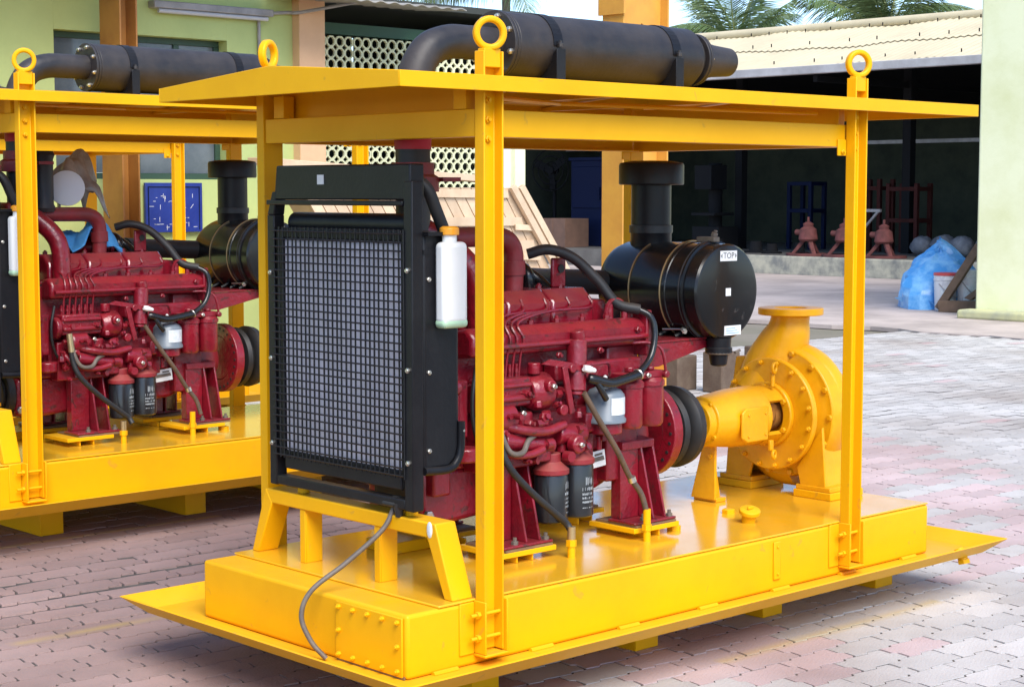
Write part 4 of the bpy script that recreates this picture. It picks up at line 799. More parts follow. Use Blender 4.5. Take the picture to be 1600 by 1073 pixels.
    # feet
    b = MB(); b.extr([(2.15, YC + 0.125, z0 + 0.012), (2.15, YC - 0.005, z0 + 0.012), (2.15, YC - 0.005, zp - 0.08), (2.15, YC + 0.055, zp - 0.08)], (0.014, 0, 0)); b.box(2.163, 2.225, YC - 0.005, YC + 0.12, z0 + 0.0005, z0 + 0.018); b.extr([(2.165, YC + 0.03, z0 + 0.012), (2.23, YC + 0.03, z0 + 0.012), (2.18, YC + 0.03, zp - 0.09), (2.165, YC + 0.03, zp - 0.09)], (0, 0.012, 0)); put('front_foot', b, C, pump, bevel=0.002)
    bolts(pump, [(2.15, YC + 0.02, zp - 0.15), (2.15, YC + 0.02, zp - 0.105)], (-1, 0, 0), C, 0.011, 0.008, 0)
    for s_ in (-1, 1):
        def yy(v): return YC + s_ * v
        b = MB(); b.extr([(xc - 0.03, yy(0.12), zp - 0.22), (xc - 0.03, yy(0.25), zp - 0.04), (xc - 0.03, yy(0.27), z0 + 0.05), (xc - 0.03, yy(0.14), z0 + 0.05)], (0.016, 0, 0)); b.extr([(xc - 0.01, yy(0.26), z0 + 0.05), (xc + 0.15, yy(0.26), z0 + 0.05), (xc + 0.13, yy(0.235), zp - 0.12), (xc + 0.01, yy(0.235), zp - 0.12)], (0, -s_ * 0.015, 0))
        b.extr([(xc - 0.035, yy(0.12), z0 + 0.032), (xc + 0.175, yy(0.12), z0 + 0.032), (xc + 0.175, yy(0.30), z0 + 0.032), (xc - 0.035, yy(0.30), z0 + 0.032)], (0, 0, 0.02)); b.extr([(xc + 0.15, yy(0.14), z0 + 0.05), (xc + 0.166, yy(0.14), z0 + 0.05), (xc + 0.166, yy(0.14), zp - 0.2), (xc + 0.15, yy(0.14), zp - 0.2)], (0, s_ * 0.12, 0)); put('casing_foot', b, C, pump, bevel=0.003)
        b = MB(); b.extr([(xc - 0.045, yy(0.115), z0 + 0.0005), (xc + 0.185, yy(0.115), z0 + 0.0005), (xc + 0.185, yy(0.31), z0 + 0.0005), (xc - 0.045, yy(0.31), z0 + 0.0005)], (0, 0, 0.031)); put('foot_plinth', b, Y, pump, bevel=0.003)
    bolts(pump, [(xc - 0.005, YC - 0.2, z0 + 0.052), (xc - 0.005, YC + 0.2, z0 + 0.052)], (0, 0, 1), C, 0.016, 0.014, 0.014)
    return root
pset = make_pump_set()

ENGINE_SIDE = {'engine', 'radiator', 'air_cleaner', 'coupling'}
def copy_set(src, off, label):
    r = src.copy(); col.objects.link(r); r.location = src.location + V(off) * S; r['label'] = label
    for ch in list(src.children):
        c = ch.copy(); col.objects.link(c); c.parent = r
        nm = ch.name.split('.')[0]
        if nm in ENGINE_SIDE: c.location = V(c.location) + V((0.05, 0, 0)) * S
        elif nm == 'muffler': c.location = V(c.location) + V((0.09, 0, 0.05)) * S
        elif nm in ('canopy_roof', 'side_beam', 'cross_beam', 'roof_packer', 'end_panel'): c.location = V(c.location) + V((0, 0, 0.05)) * S
        elif nm == 'post': c.location = V(c.location) - V((0, 0, 0.004)) * S; c.scale = (1, 1, 1.026)
        for g_ in ch.children:
            d_ = g_.copy(); col.objects.link(d_); d_.parent = c
    return r
M2 = (0.14, 3.275, 0.048)
second = copy_set(pset, M2, 'farther yellow framed diesel pump set with blue rag, in front of lime wall')

FRAME = {'base_frame', 'deck_plate', 'drip_tray', 'skid_block', 'post', 'side_beam', 'cross_beam', 'roof_packer', 'end_panel', 'canopy_roof', 'radiator_stand', 'muffler'}
r3 = pset.copy(); r3.name = 'canopy_frame'; col.objects.link(r3); r3.location = pset.location + V((0.87, 6.20, 0.048)) * S
r3['label'] = 'bare yellow canopy frame without an engine, behind the farther pump set'; r3['category'] = 'machine frame'; del r3['group']
for ch in list(pset.children):
    nm = ch.name.split('.')[0]
    if nm not in FRAME: continue
    c = ch.copy(); col.objects.link(c); c.parent = r3
    if nm == 'muffler': c.location = V(c.location) + V((-0.74, 0, 0.05)) * S
    elif nm in ('canopy_roof', 'side_beam', 'cross_beam', 'roof_packer', 'end_panel'): c.location = V(c.location) + V((0, 0, 0.04)) * S
    elif nm == 'post': c.scale = (1, 1, 1.02)
    for g_ in ch.children:
        d_ = g_.copy(); col.objects.link(d_); d_.parent = c

# ------------------------------------------------------------------ things lying on the farther pump set
def cloth(name, cx, cy, z, sx, sy, amp, m, label, cat, seed, drop=0.0, n=22):
    rr = random.Random(seed); b = MB(); ph = [rr.uniform(0, 6.28) for _ in range(8)]; G = []
    for i in range(n + 1):
        row = []
        for j in range(n + 1):
            u, v = i / n * 2 - 1, j / n * 2 - 1; r = math.hypot(u, v)
            h = amp * (math.sin(3.1 * u + ph[0]) * math.cos(2.3 * v + ph[1]) + 0.6 * math.sin(6 * u * v + ph[2] + 3 * v) + 0.4 * abs(math.sin(7 * u + 4 * v + ph[3])))
            e = 1 + 0.18 * math.sin(5 * math.atan2(v, u) + ph[4])
            row.append(b.bm.verts.new((cx + u * sx * e, cy + v * sy * e, z + h - drop * max(0, r - 0.45) ** 1.3)))
        G.append(row)
    for i in range(n):
        for j in range(n): b.poly((G[i][j], G[i + 1][j], G[i + 1][j + 1], G[i][j + 1]))
    o = put(name, b, m, origin=(cx, cy, z - drop * 0.5), smooth=60)
    s = o.modifiers.new('thickness', 'SOLIDIFY'); s.thickness = 0.004
    return tag(o, label, cat)
ox, oy, oz = M2[0] + 0.05, M2[1], M2[2]
cloth('rag', ox + 0.93, oy + 0.66, oz + 1.45, 0.15, 0.10, 0.045, 'rag_blue', 'crumpled blue rag on top of the red engine of the farther pump set', 'rag', 5, 0.10)
cloth('plastic_bag', 1.09, 3.96, 1.84, 0.13, 0.10, 0.05, 'bag', 'torn grey plastic bag over the intake opening of the farther engine', 'plastic bag', 9, 0.26)
cloth('cloth', 0.42, 3.72, 0.60, 0.10, 0.12, 0.03, 'rag_blue', 'blue cloth hanging by the radiator stand of the farther pump set', 'cloth', 13, 0.25)
b = MB(); c = V((1.00, 3.86, 1.715)); b.lathe([(-0.10, 0.075), (0, 0.08), (0.012, 0.088), (0.03, 0.088), (0.034, 0.075), (0.036, 0.0)], c, (-0.45, -0.85, 0.1), 30)
tag(put('dust_cover', b, 'label_white', origin=c, smooth=40), 'round white cover taped over the intake of the farther engine', 'cover')

b = MB(); b.lathe([(0, 0.05), (0.02, 0.058), (0.04, 0.05), (0.26, 0.05), (0.28, 0.058), (0.30, 0.05)], (0.855, 3.83, 1.60), (0, 0, 1), 24); tag(put('pipe_sleeve', b, 'muffler_black', origin=(0.855, 3.83, 1.60)), 'grey ribbed sleeve beside the white cover on the farther engine', 'sleeve')
# ------------------------------------------------------------------ lime building with window, pilaster and pierced wall
wy, ORG = 8.3, V((2.5, 8.3, 0))
bld = empty('lime_building', (2.5, 8.3, 0), 'lime green building with a window and a pierced block wall behind the farther pump set', 'building')
X0w, X1w, ZT_ = -6.0, 5.62, 4.6; wx0, wx1, wz0, wz1 = 3.36, 4.95, 1.80, 2.95
for (a, c_, z0_, z1_) in ((X0w, wx0, 0, ZT_), (wx1, X1w, 0, ZT_), (wx0 + .001, wx1 - .001, 0, wz0), (wx0 + .001, wx1 - .001, wz1, ZT_)):
    b = MB(); b.box(a, c_, wy, wy + 0.22, z0_, z1_); put('wall', b, 'lime_wall', bld)
b = MB()
for (a, c_, z0_, z1_) in ((wx0, wx1, wz0, wz0 + 0.05), (wx0, wx1, wz1 - 0.05, wz1), (wx0, wx0 + 0.05, wz0 + 0.05, wz1 - 0.05), (wx1 - 0.05, wx1, wz0 + 0.05, wz1 - 0.05), (4.13, 4.18, wz0 + 0.05, wz1 - 0.05), (4.51, 4.56, wz0 + 0.05, wz1 - 0.05)):
    b.box(a, c_, wy + 0.12, wy + 0.17, z0_, z1_)
wf = put('window', b, 'window_green', bld, bevel=0.003)
for a, c_ in ((wx0 + 0.05, 4.13), (4.18, 4.51), (4.56, wx1 - 0.05)):
    b = MB(); b.box(a + .001, c_ - .001, wy + 0.140, wy + 0.146, wz0 + 0.051, wz1 - 0.051); put('pane', b, 'window_glass', wf, smooth=0)
b = MB(); b.box(5.621, 5.895, wy - 0.10, wy + 0.22, 0, ZT_); put('pilaster', b, 'peach', bld, bevel=0.006)
b = MB(); b.box(8.225, 8.36, wy - 0.02, wy + 0.25, 0, 3.35); put('corner_post', b, 'pale_wall', bld, bevel=0.006)
b = MB(); b.box(8.06, 8.224, wy + 0.05, wy + 0.09, 0, 3.1); b.box(8.135, 8.145, wy + 0.045, wy + 0.05, 0, 3.1); put('door_leaf', b, 'door_bluewhite', bld)
b = MB(); b.box(5.896, 8.059, wy, wy + 0.2, 0, 1.099); put('dwarf_wall', b, 'lime_wall', bld)
# pierced blocks: 2 x 2 cells each, octagon holes with small holes where four corners meet
def lattice_block():
    b = MB(); p = 0.098; h = p / 2; ct = 0.028; rh = 0.0375
    for i in range(2):
        for j in range(2):
            cx, cz = (i + 0.5) * p, (j + 0.5) * p
            out = [(-h + ct, -h), (h - ct, -h), (h, -h + ct), (h, h - ct), (h - ct, h), (-h + ct, h), (-h, h - ct), (-h, -h + ct)]
            inn = [(rh * math.cos(math.atan2(z, x)), rh * math.sin(math.atan2(z, x))) for x, z in out]
            L = []
            for (ring_, y) in ((out, 0.0), (out, 0.022), (inn, 0.022), (inn, 0.0)):
                L.append([b.bm.verts.new((cx + x, y, cz + z)) for x, z in ring_])
            for q in range(4):
                A, B = L[q], L[(q + 1) % 4]
                for k in range(8):
                    if q == 0 and k % 2 == 0: continue
                    b.poly((A[k], A[(k + 1) % 8], B[(k + 1) % 8], B[k]))
    return b.mesh('lattice_block', 'lattice', (0, 0, 0), 0)
lbm = lattice_block()
for i in range(11):
    for j in range(10):
        link('lattice_block', lbm, bld, V((5.905 + i * 0.1961, wy + 0.02 + random.uniform(-.003, .003), 1.10 + j * 0.1961)) - ORG)
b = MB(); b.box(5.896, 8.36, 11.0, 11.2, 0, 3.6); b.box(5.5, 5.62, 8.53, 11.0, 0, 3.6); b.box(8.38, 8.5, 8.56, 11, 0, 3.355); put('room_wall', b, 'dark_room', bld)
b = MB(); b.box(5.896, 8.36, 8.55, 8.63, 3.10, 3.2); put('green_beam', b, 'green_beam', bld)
# sheet canopy (corrugated) over the pierced wall, and the deeper one added over the lime wall for shade
def sheet(x0, x1, y0, z0, y1, z1, pitch=0.15, amp=0.009, th=0.008):
    b = MB(); n = int((x1 - x0) / pitch * 6); rows = []
    for i in range(n + 1):
        x = x0 + (x1 - x0) * i / n; h = amp * math.sin(2 * math.pi * x / pitch)
        rows.append([b.bm.verts.new((x, y0, z0 + h)), b.bm.verts.new((x, y1, z1 + h)), b.bm.verts.new((x, y1, z1 + h + th)), b.bm.verts.new((x, y0, z0 + h + th))])
    for A, B in zip(rows, rows[1:]):
        for k in range(4): b.poly((A[k], A[(k + 1) % 4], B[(k + 1) % 4], B[k]))
    return b
put('canopy_sheet', sheet(5.35, 7.0, 7.6, 3.29, 8.30, 3.345), 'canopy_sheet', bld, smooth=60)
b = MB(); b.box(5.62, 8.5, 8.31, 11.2, 3.36, 3.42); put('dark_ceiling', b, 'dark_room', bld)
put('canopy_sheet', sheet(-6.0, 5.3, 7.05, 3.78, 8.29, 4.1), 'canopy_sheet', bld, smooth=60)  # unseen sheet, added so that it shades the upper lime wall
b = MB(); b.box(-6.0, 5.62, 8.53, 14.0, 4.3, 4.45); put('flat_roof', b, 'canopy_sheet', bld)
# light fitting, conduit
b = MB(); b.box(4.20, 5.36, wy - 0.10, wy - 0.001, 3.165, 3.225); fx = tag(put('tube_light', b, 'galv', origin=(4.78, wy - 0.05, 3.19), bevel=0.008), 'grey tube light batten high on the lime wall', 'light')
b = MB(); b.cyl((4.25, wy - 0.075, 3.145), (5.31, wy - 0.075, 3.145), 0.018, n=12); ORG = V((4.78, wy - 0.05, 3.19)); put('tube', b, 'lamp_white', fx)
b = MB(); b.tube([(5.26, wy - 0.02, 2.0), (5.26, wy - 0.02, 3.14)], 0.014, 8, 1, False); b.tube([(5.36, wy - 0.03, 3.20), (5.55, wy - 0.05, 3.22), (5.62, wy - 0.13, 3.22), (6.1, wy - 0.3, 3.33)], 0.015, 8, 3)
tag(put('conduit', b, 'galv', origin=(5.26, wy, 2.0)), 'thin grey conduit running down the lime wall beside the tube light', 'conduit')
# blue board
ORG = V((4.4, wy - 0.06, 1.37)); b = MB(); b.box(4.118, 4.655, wy - 0.05, wy - 0.02, 1.37, 1.772); bo = tag(put('board', b, 'blue_board', origin=ORG, bevel=0.004), 'blue board with white chalk marks hanging on the lime wall', 'board')
b = MB(); b.box(4.14, 4.63, wy - 0.056, wy - 0.051, 1.735, 1.742); b.box(4.14, 4.147, wy - 0.056, wy - 0.051, 1.39, 1.735); b.box(4.62, 4.627, wy - 0.056, wy - 0.051, 1.39, 1.735); put('board_trim', b, 'blue_paint', bo)
b = MB(); rr = random.Random(4)
for k in range(34):
    x, z = rr.uniform(4.17, 4.60), rr.choice([1.66, 1.62, 1.58, 1.48, 1.44, 1.41]) + rr.uniform(-.01, .01); L_ = rr.uniform(0.004, 0.022); a = rr.choice([0, 0, 1.57, 0.9])
    b.obox((x, wy - 0.0505, z), (L_ * math.cos(a), 0, L_ * math.sin(a)), (0, 0.0006, 0), (-0.0018 * math.sin(a), 0, 0.0018 * math.cos(a)))
put('chalk_marks', b, 'label_white', bo)['kind'] = 'stuff'

# ------------------------------------------------------------------ steel columns
def column(x0, y0, fw, dp, h, m, label, cap=False):
    global ORG
    ORG = V((x0 + dp / 2, y0 + fw / 2, 0)); b = MB()
    b.box(x0, x0 + 0.014, y0, y0 + fw, 0.015, h); b.box(x0 + dp - 0.014, x0 + dp, y0, y0 + fw, 0.015, h); b.box(x0 + 0.0145, x0 + dp - 0.0145, y0 + fw * 0.5 - 0.006, y0 + fw * 0.5 + 0.006, 0.015, h)
    o = tag(put('steel_column', b, m, origin=ORG, bevel=0.003), label, 'column', 'steel columns of the yard gantry')
    b = MB(); b.box(x0 - 0.08, x0 + dp + 0.08, y0 - 0.08, y0 + fw + 0.08, 0.0, 0.0145); put('base_plate', b, m, o)
    if cap:
        b = MB(); b.extr([(x0 + 0.0155, y0 + fw * 0.5 - 0.03, 2.62), (x0 + dp * 0.55, y0 + fw * 0.5 - 0.03, 2.80), (x0 + dp - 0.0155, y0 + fw * 0.5 - 0.03, 2.70), (x0 + dp - 0.0155, y0 + fw * 0.5 - 0.03, 3.1), (x0 + 0.0155, y0 + fw * 0.5 - 0.03, 3.1)], (0, 0.012, 0)); put('gusset', b, m, o)
        b = MB(); b.box(x0 - 0.02, x0 - 0.0005, y0 - 0.02, y0 + fw + 0.02, 2.84, 3.2); put('splice_plate', b, m, o)
    return o
column(4.94, 3.76, 0.19, 0.44, 5.0, 'column_paint_bright', 'orange painted steel column rising behind the nearer pump set, between muffler and air cleaner', True)
column(3.64, 7.79, 0.30, 0.155, 5.0, 'column_paint_shaded', 'orange steel column, colour darkened for shade, in front of the lime wall and its window')

# ------------------------------------------------------------------ wooden crates leaning by the pierced wall
def plank(b, p0, p1, wv, tv): # length edge p0-p1, width vector, thickness vector
    p0, p1, wv, tv = V(p0), V(p1), V(wv), V(tv); b.extr([p0, p1, p1 + wv, p0 + wv], tv)
ORG = V((6.5, 7.1, 0))
cr = empty('wooden_crate', (6.5, 7.1, 0), 'large pale wooden crate with slatted side leaning behind the nearer radiator', 'crate')
ln = V((0.34, 0.16, -1.0)).normalized()     # the crate leans to the left: its uprights run down to the right
tv = V((0, 0.022, 0))
for (z, w_) in ((1.735, 0.07), (1.50, 0.075), (1.30, 0.16), (1.05, 0.1), (0.75, 0.1)):
    x1 = 6.93 + (1.72 - z) * 0.72; b = MB(); plank(b, (4.9, 6.985, z), (x1, 6.985, z - 0.02), (0.02, 0, -w_), V((0, 0.02, 0))); put('rail', b, 'wood_pale', cr, bevel=0.002)
for i in range(19):
    x = 4.75 + i * 0.118; b = MB(); t = V((0.55, 0, -0.835)); p = V((x, 7.008, 1.735)); plank(b, p, p + t * 1.9, (0.108, 0, 0.0), tv); put('slat', b, 'wood_pale', cr, bevel=0.002)
for (dx, w_) in ((0.0, 0.05), (0.10, 0.03)):
    b = MB(); plank(b, (6.925 + dx, 6.94, 1.73), (7.66 + dx, 6.94, 0.75), (0.055, 0, 0.03), V((0, 0.045, 0))); put('edge_batten', b, 'wood_pale', cr, bevel=0.002)
for (z, xa) in ((1.42, 7.0), (1.16, 7.1), (0.95, 7.18)):
    b = MB(); plank(b, (xa, 6.965, z), (xa + 0.2, 6.965, z - 0.01), (0, 0, -0.05), V((0, 0.018, 0))); put('cross_batten', b, 'wood_pale', cr, bevel=0.002)
b = MB(); b.extr([(4.9, 7.03, 1.70), (6.95, 7.03, 1.70), (8.1, 7.03, 0.1), (6.0, 7.03, 0.1)], (0, 0.45, 0)); put('inner_board', b, 'wood_pale', cr)
b = MB(); b.box(6.1, 8.0, 7.0, 7.5, 0.0, 0.099); put('skid', b, 'wood_dark', cr)
b = MB(); plank(b, (4.35, 6.95, 1.905), (6.75, 6.95, 1.775), (0, 0, 0.055), (0, 0.20, 0)); tag(put('timber_beam', b, 'wood_pale', origin=(5.5, 7.05, 1.74), bevel=0.003), 'long pale timber beam lying across the top of the wooden crate', 'timber')
for k, (x, y, w_, h, lab) in enumerate(((7.80, 5.80, 0.25, 0.30, 'shorter brown block beside the coupling, left of the taller one'), (7.95, 5.44, 0.24, 0.345, 'taller brown block standing behind the coupling'), (8.5, 5.35, 0.34, 0.36, 'brown block half hidden behind the dust cup of the air cleaner'))):
    b = MB(); b.box(x, x + w_, y, y + w_ * 0.9, 0.0, h); tag(put('packing_block', b, 'block_brown', origin=(x + w_ / 2, y + w_ * .45, 0), bevel=0.012), lab, 'block', 'brown blocks behind the coupling')

# ------------------------------------------------------------------ open shed across the yard
SX, SY0, SY1, ZE = 25.2, 5.0, 29.0, 4.05
ORG = V((SX, 18, 0)); shed = empty('open_shed', (SX, 18, 0), 'long open fronted shed with cream sheet roof and dark interior across the yard', 'shed')
def shed_sheet(x0, z0, x1, z1, y0, y1, pitch=0.17, amp=0.012):
    b = MB(); n = int((y1 - y0) / pitch * 6); rows = []; rr = random.Random(2)
    for i in range(n + 1):
        y = y0 + (y1 - y0) * i / n; h = amp * math.sin(2 * math.pi * y / pitch) + 0.02 * math.sin(y * 1.3) + 0.015 * math.sin(y * 3.1)
        rows.append([b.bm.verts.new((x0, y, z0 + h)), b.bm.verts.new((x1, y, z1 + h)), b.bm.verts.new((x1, y, z1 + h + 0.012)), b.bm.verts.new((x0, y, z0 + h + 0.012))])
    for A, B in zip(rows, rows[1:]):
        for k in range(4): b.poly((A[k], A[(k + 1) % 4], B[(k + 1) % 4], B[k]))
    return b
put('roof_sheet', shed_sheet(SX - 0.25, ZE + 0.12, SX + 1.55, ZE + 0.66, SY0, SY1), 'shed_sheet', shed, smooth=60)
put('roof_sheet', shed_sheet(SX + 1.40, ZE + 0.645, SX + 3.2, ZE + 1.20, SY0, SY1), 'shed_sheet', shed, smooth=60)
put('roof_sheet', shed_sheet(SX + 3.2, ZE + 1.22, SX + 8.0, ZE - 0.2, SY0, SY1), 'shed_sheet', shed, smooth=60)
b = MB(); b.tube([(SX + 3.2, SY0, ZE + 1.27), (SX + 3.2, SY1, ZE + 1.27)], 0.10, 10, 1, False); put('ridge_cap', b, 'shed_sheet', shed)
b = MB()
for (dx, z) in ((0.1, ZE + 0.26), (1.50, ZE + 0.76), (2.9, ZE + 1.18)):
    y = SY0 + 0.3
    while y < SY1: b.cyl((SX + dx, y, z - 0.02), (SX + dx, y, z + 0.05), 0.014, n=5); y += random.choice([0.34, 0.51, 0.68, 1.02])
put('roof_bolt', b, 'dark_iron', shed)['kind'] = 'stuff'
b = MB(); b.extr([(SX - 0.30, SY0, ZE - 0.02), (SX - 0.12, SY0, ZE - 0.02), (SX - 0.10, SY0, ZE + 0.14), (SX - 0.33, SY0, ZE + 0.14)], (0, SY1 - SY0, 0)); put('gutter', b, 'gutter', shed, bevel=0.01)
b = MB(); b.extr([(SX - 0.05, SY0, ZE + 0.08), (SX + 3.2, SY0, ZE + 1.08), (SX + 7.95, SY0, ZE - 0.26), (SX + 7.95, SY0, ZE - 0.30), (SX + 3.2, SY0, ZE + 1.04), (SX - 0.05, SY0, ZE + 0.04)], (0, SY1 - SY0, 0)); put('dark_ceiling', b, 'dark_iron', shed)  # dark panel added under the roof, its colour stands in for shade
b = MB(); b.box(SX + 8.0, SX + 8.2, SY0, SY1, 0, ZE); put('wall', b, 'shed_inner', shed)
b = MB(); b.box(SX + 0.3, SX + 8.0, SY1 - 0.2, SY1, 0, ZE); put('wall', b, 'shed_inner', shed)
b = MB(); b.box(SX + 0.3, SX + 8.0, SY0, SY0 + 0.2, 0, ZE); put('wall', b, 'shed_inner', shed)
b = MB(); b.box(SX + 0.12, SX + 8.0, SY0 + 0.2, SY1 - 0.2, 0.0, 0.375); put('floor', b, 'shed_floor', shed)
b = MB(); b.box(SX, SX + 0.119, SY0, 23.5, 0.0, 0.385); put('plinth', b, 'dirty_plinth', shed, bevel=0.02)
for y in (8.0, 12.6, 17.6, 22.2, 26.6):
    b = MB(); b.box(SX + 3.2, SX + 3.4, y - 0.1, y + 0.1, 0.376, ZE + 0.9); put('shed_post', b, 'dark_iron', shed)
    b = MB(); b.box(SX, SX + 7.9, y - 0.05, y + 0.05, ZE - 0.16, ZE - 0.04); put('tie_beam', b, 'dark_iron', shed)
b = MB(); b.box(SX + 4.0, SX + 4.08, SY0 + 0.3, SY1 - 0.3, 2.75, 2.83); put('service_pipe', b, 'galv', shed)

FL = 0.376
def pump_body(x, y, s, label):
    global ORG
    ORG = V((x, y, FL)); b = MB()
    b.lathe([(0.30 * s, 0.17 * s), (0.34 * s, 0.20 * s), (0.55 * s, 0.17 * s), (0.60 * s, 0.10 * s), (0.66 * s, 0.11 * s), (0.70 * s, 0.04 * s)], (x, y, FL), (0, 0, 1), 20); b.cyl((x, y, FL + 0.68 * s), (x, y, FL + 0.80 * s), 0.025, n=10); b.cyl((x - 0.05, y + 0.14, FL + 0.48 * s), (x - 0.05, y + 0.27, FL + 0.48 * s), 0.06, n=12)
    o = tag(put('bare_pump', b, 'pinkish_iron', origin=ORG), label, 'pump body', 'bare pump bodies on the shed floor')
    for k in range(3):
        a = R(90 + 120 * k + 30); b = MB(); q = V((x, y, 0)); e = V((math.cos(a), math.sin(a), 0)); n_ = V((-e.y, e.x, 0)) * 0.045
        b.extr([q + e * 0.12 + V((0, 0, FL + 0.34 * s)) - n_, q + e * 0.34 + V((0, 0, FL + 0.05)) - n_, q + e * 0.44 + V((0, 0, FL)) - n_, q + e * 0.30 + V((0, 0, FL)) - n_, q + e * 0.05 + V((0, 0, FL + 0.30 * s)) - n_], n_ * 2); put('leg', b, 'pinkish_iron', o, bevel=0.01)
    b = MB(); b.ring((x, y, FL), (0, 0, 1), 0.46, 0.30, 0.05, 24); put('foot_ring', b, 'pinkish_iron', o)
    return o
pump_body(26.0, 18.33, 1.0, 'pinkish red pump body on three legs in the shed, left of the front post')
pump_body(26.05, 17.45, 0.98, 'pinkish red pump body on three legs in the shed, just left of the yellow post')
pump_body(26.0, 16.45, 0.96, 'pinkish red pump body on three legs in the shed, between yellow post and blue tarp')
def rack(x, y0, y1, h, m, label, levels=(0.5,)):
    b = MB(); t = 0.09
    for y in (y0, y1 - t): b.box(x, x + t, y, y + t, FL, FL + h); b.box(x + 0.5, x + 0.5 + t, y, y + t, FL, FL + h)
    for l in levels:
        z = FL + h * l; b.box(x, x + t, y0 + t, y1 - t, z - t, z); b.box(x + 0.5, x + 0.5 + t, y0 + t, y1 - t, z - t, z)
        for y in (y0, y1 - t): b.box(x + t, x + 0.5, y, y + t, z - t, z)
    return tag(put('rack', b, m, origin=(x + 0.3, (y0 + y1) / 2, FL), bevel=0.006), label, 'rack')
rack(29.0, 20.55, 21.25, 1.55, 'blue_paint', 'dark blue steel frame standing at the back of the shed', (0.6, 1.0))
rack(28.4, 17.30, 18.10, 1.5, 'rust_red', 'rusty red open rack at the back of the shed, right of the yellow post', (0.5, 0.95))
rack(28.9, 18.6, 19.3, 1.6, 'rust_red', 'rusty red open rack in the shed half hidden by the yellow post', (0.9,))
b = MB(); b.tube([(26.8, 17.15, 1.30), (26.8, 17.60, 0.85), (26.8, 17.62, FL)], 0.03, 8, 1, False); b.box(26.77, 26.83, 17.1, 17.75, 1.28, 1.34); tag(put('lever_stand', b, 'galv', origin=(26.8, 17.4, FL)), 'pale angled lever stand in the shed beside the yellow post', 'stand')
for k, (x, y, r_, lab) in enumerate(((27.5, 16.55, 0.26, 'leftmost grey sack in the row behind the blue tarp'), (27.5, 16.02, 0.28, 'grey sack in the middle of the row behind the blue tarp'), (27.4, 15.55, 0.27, 'grey sack right of the middle in the row behind the blue tarp'), (27.4, 15.0, 0.24, 'rightmost grey sack in the row, next to the pale wall'))):
    b = MB(); b.sphere((x, y, FL + r_ * 0.78), r_, 14, 9, (0.9, 1, 0.8))
    for v in b.bm.verts: v.co += V((random.uniform(-.03, .03), random.uniform(-.03, .03), random.uniform(-.02, .02)))
    tag(put('sack', b, 'sack', origin=(x, y, FL), smooth=60), lab, 'sack', 'grey sacks on the shed floor')
ORG = V((28, 27.9, FL)); b = MB(); b.cyl((28, 27.9, FL), (28, 27.9, 2.0), 0.05, n=10); b.cyl((28, 27.9, FL), (28, 27.9, FL + 0.05), 0.35, n=20); fn = tag(put('pedestal_fan', b, 'dark_iron', origin=ORG), 'dark pedestal fan at the left end of the shed', 'fan')
b = MB()
for r_ in (0.2, 0.36, 0.52): b.torus((27.86, 27.9, 2.24), (1, 0.3, 0), r_, 0.018, 28, 6)
b.cyl((27.8, 27.87, 2.24), (28.1, 27.96, 2.24), 0.10, n=14); put('fan_guard', b, 'dark_iron', fn)
for k in range(3):
    a = k * 2.094 + 0.4; e = V((-0.3 * math.cos(a), math.cos(a), math.sin(a))).normalized(); b = MB(); b.obox(V((27.87, 27.9, 2.24)) + e * 0.28, e * 0.2, V((0.3, 0, 0)).cross(e).normalized() * 0.1, V((0.008, 0, 0))); put('fan_blade', b, 'dark_iron', fn)
b = MB(); b.box(27.2, 28.2, 25.3, 26.5, FL, 2.45); b.box(27.17, 27.199, 25.4, 26.4, 1.3, 2.3); b.box(27.1, 27.19, 25.45, 25.5, 1.5, 1.8); b.box(27.15, 28.25, 25.25, 26.55, 2.451, 2.53); tag(put('machine_cabinet', b, 'blue_paint', origin=(27.7, 25.9, FL), bevel=0.01), 'dark blue machine cabinet in the shed left of the orange column', 'cabinet')
b = MB(); b.box(26.0, 26.8, 25.5, 26.42, FL, 1.06); b.box(25.985, 25.999, 25.92, 26.0, FL, 1.05); tag(put('carton', b, 'carton', origin=(26.4, 25.95, FL), bevel=0.015), 'brown carton on the shed floor by the wooden crate', 'carton')
ORG = V((27.6, 22.2, FL)); b = MB(); b.box(27.3, 28.0, 21.85, 22.65, FL, 0.9); b.cyl((27.65, 22.25, 0.9), (27.65, 22.25, 2.35), 0.16, n=16); b.box(27.2, 27.75, 22.0, 22.5, 1.75, 2.3); b.box(27.2, 27.9, 21.9, 22.6, 1.15, 1.22); tag(put('drill_press', b, 'dark_iron', origin=ORG, bevel=0.01), 'dark pillar drill in the shed behind the rain cap of the air cleaner', 'machine tool')
for x, y, h, r_, lab in ((26.6, 20.2, 0.22, 0.25, 'second from the left of the round dark castings on the shed floor'), (26.4, 19.6, 0.18, 0.22, 'third from the left of the round dark castings on the shed floor'), (26.7, 19.1, 0.2, 0.2, 'round dark casting nearest the leftmost pinkish pump body in the shed'), (26.5, 21.2, 0.25, 0.24, 'leftmost round dark casting on the shed floor, behind the air cleaner')):
    b = MB(); b.lathe([(0, r_), (0.04, r_), (0.05, r_ * 0.6), (h, r_ * 0.5), (h + 0.03, r_ * 0.5)], (x, y, FL), (0, 0, 1), 18); tag(put('casting', b, 'dark_iron', origin=(x, y, FL)), lab, 'casting', 'dark castings on the shed floor')

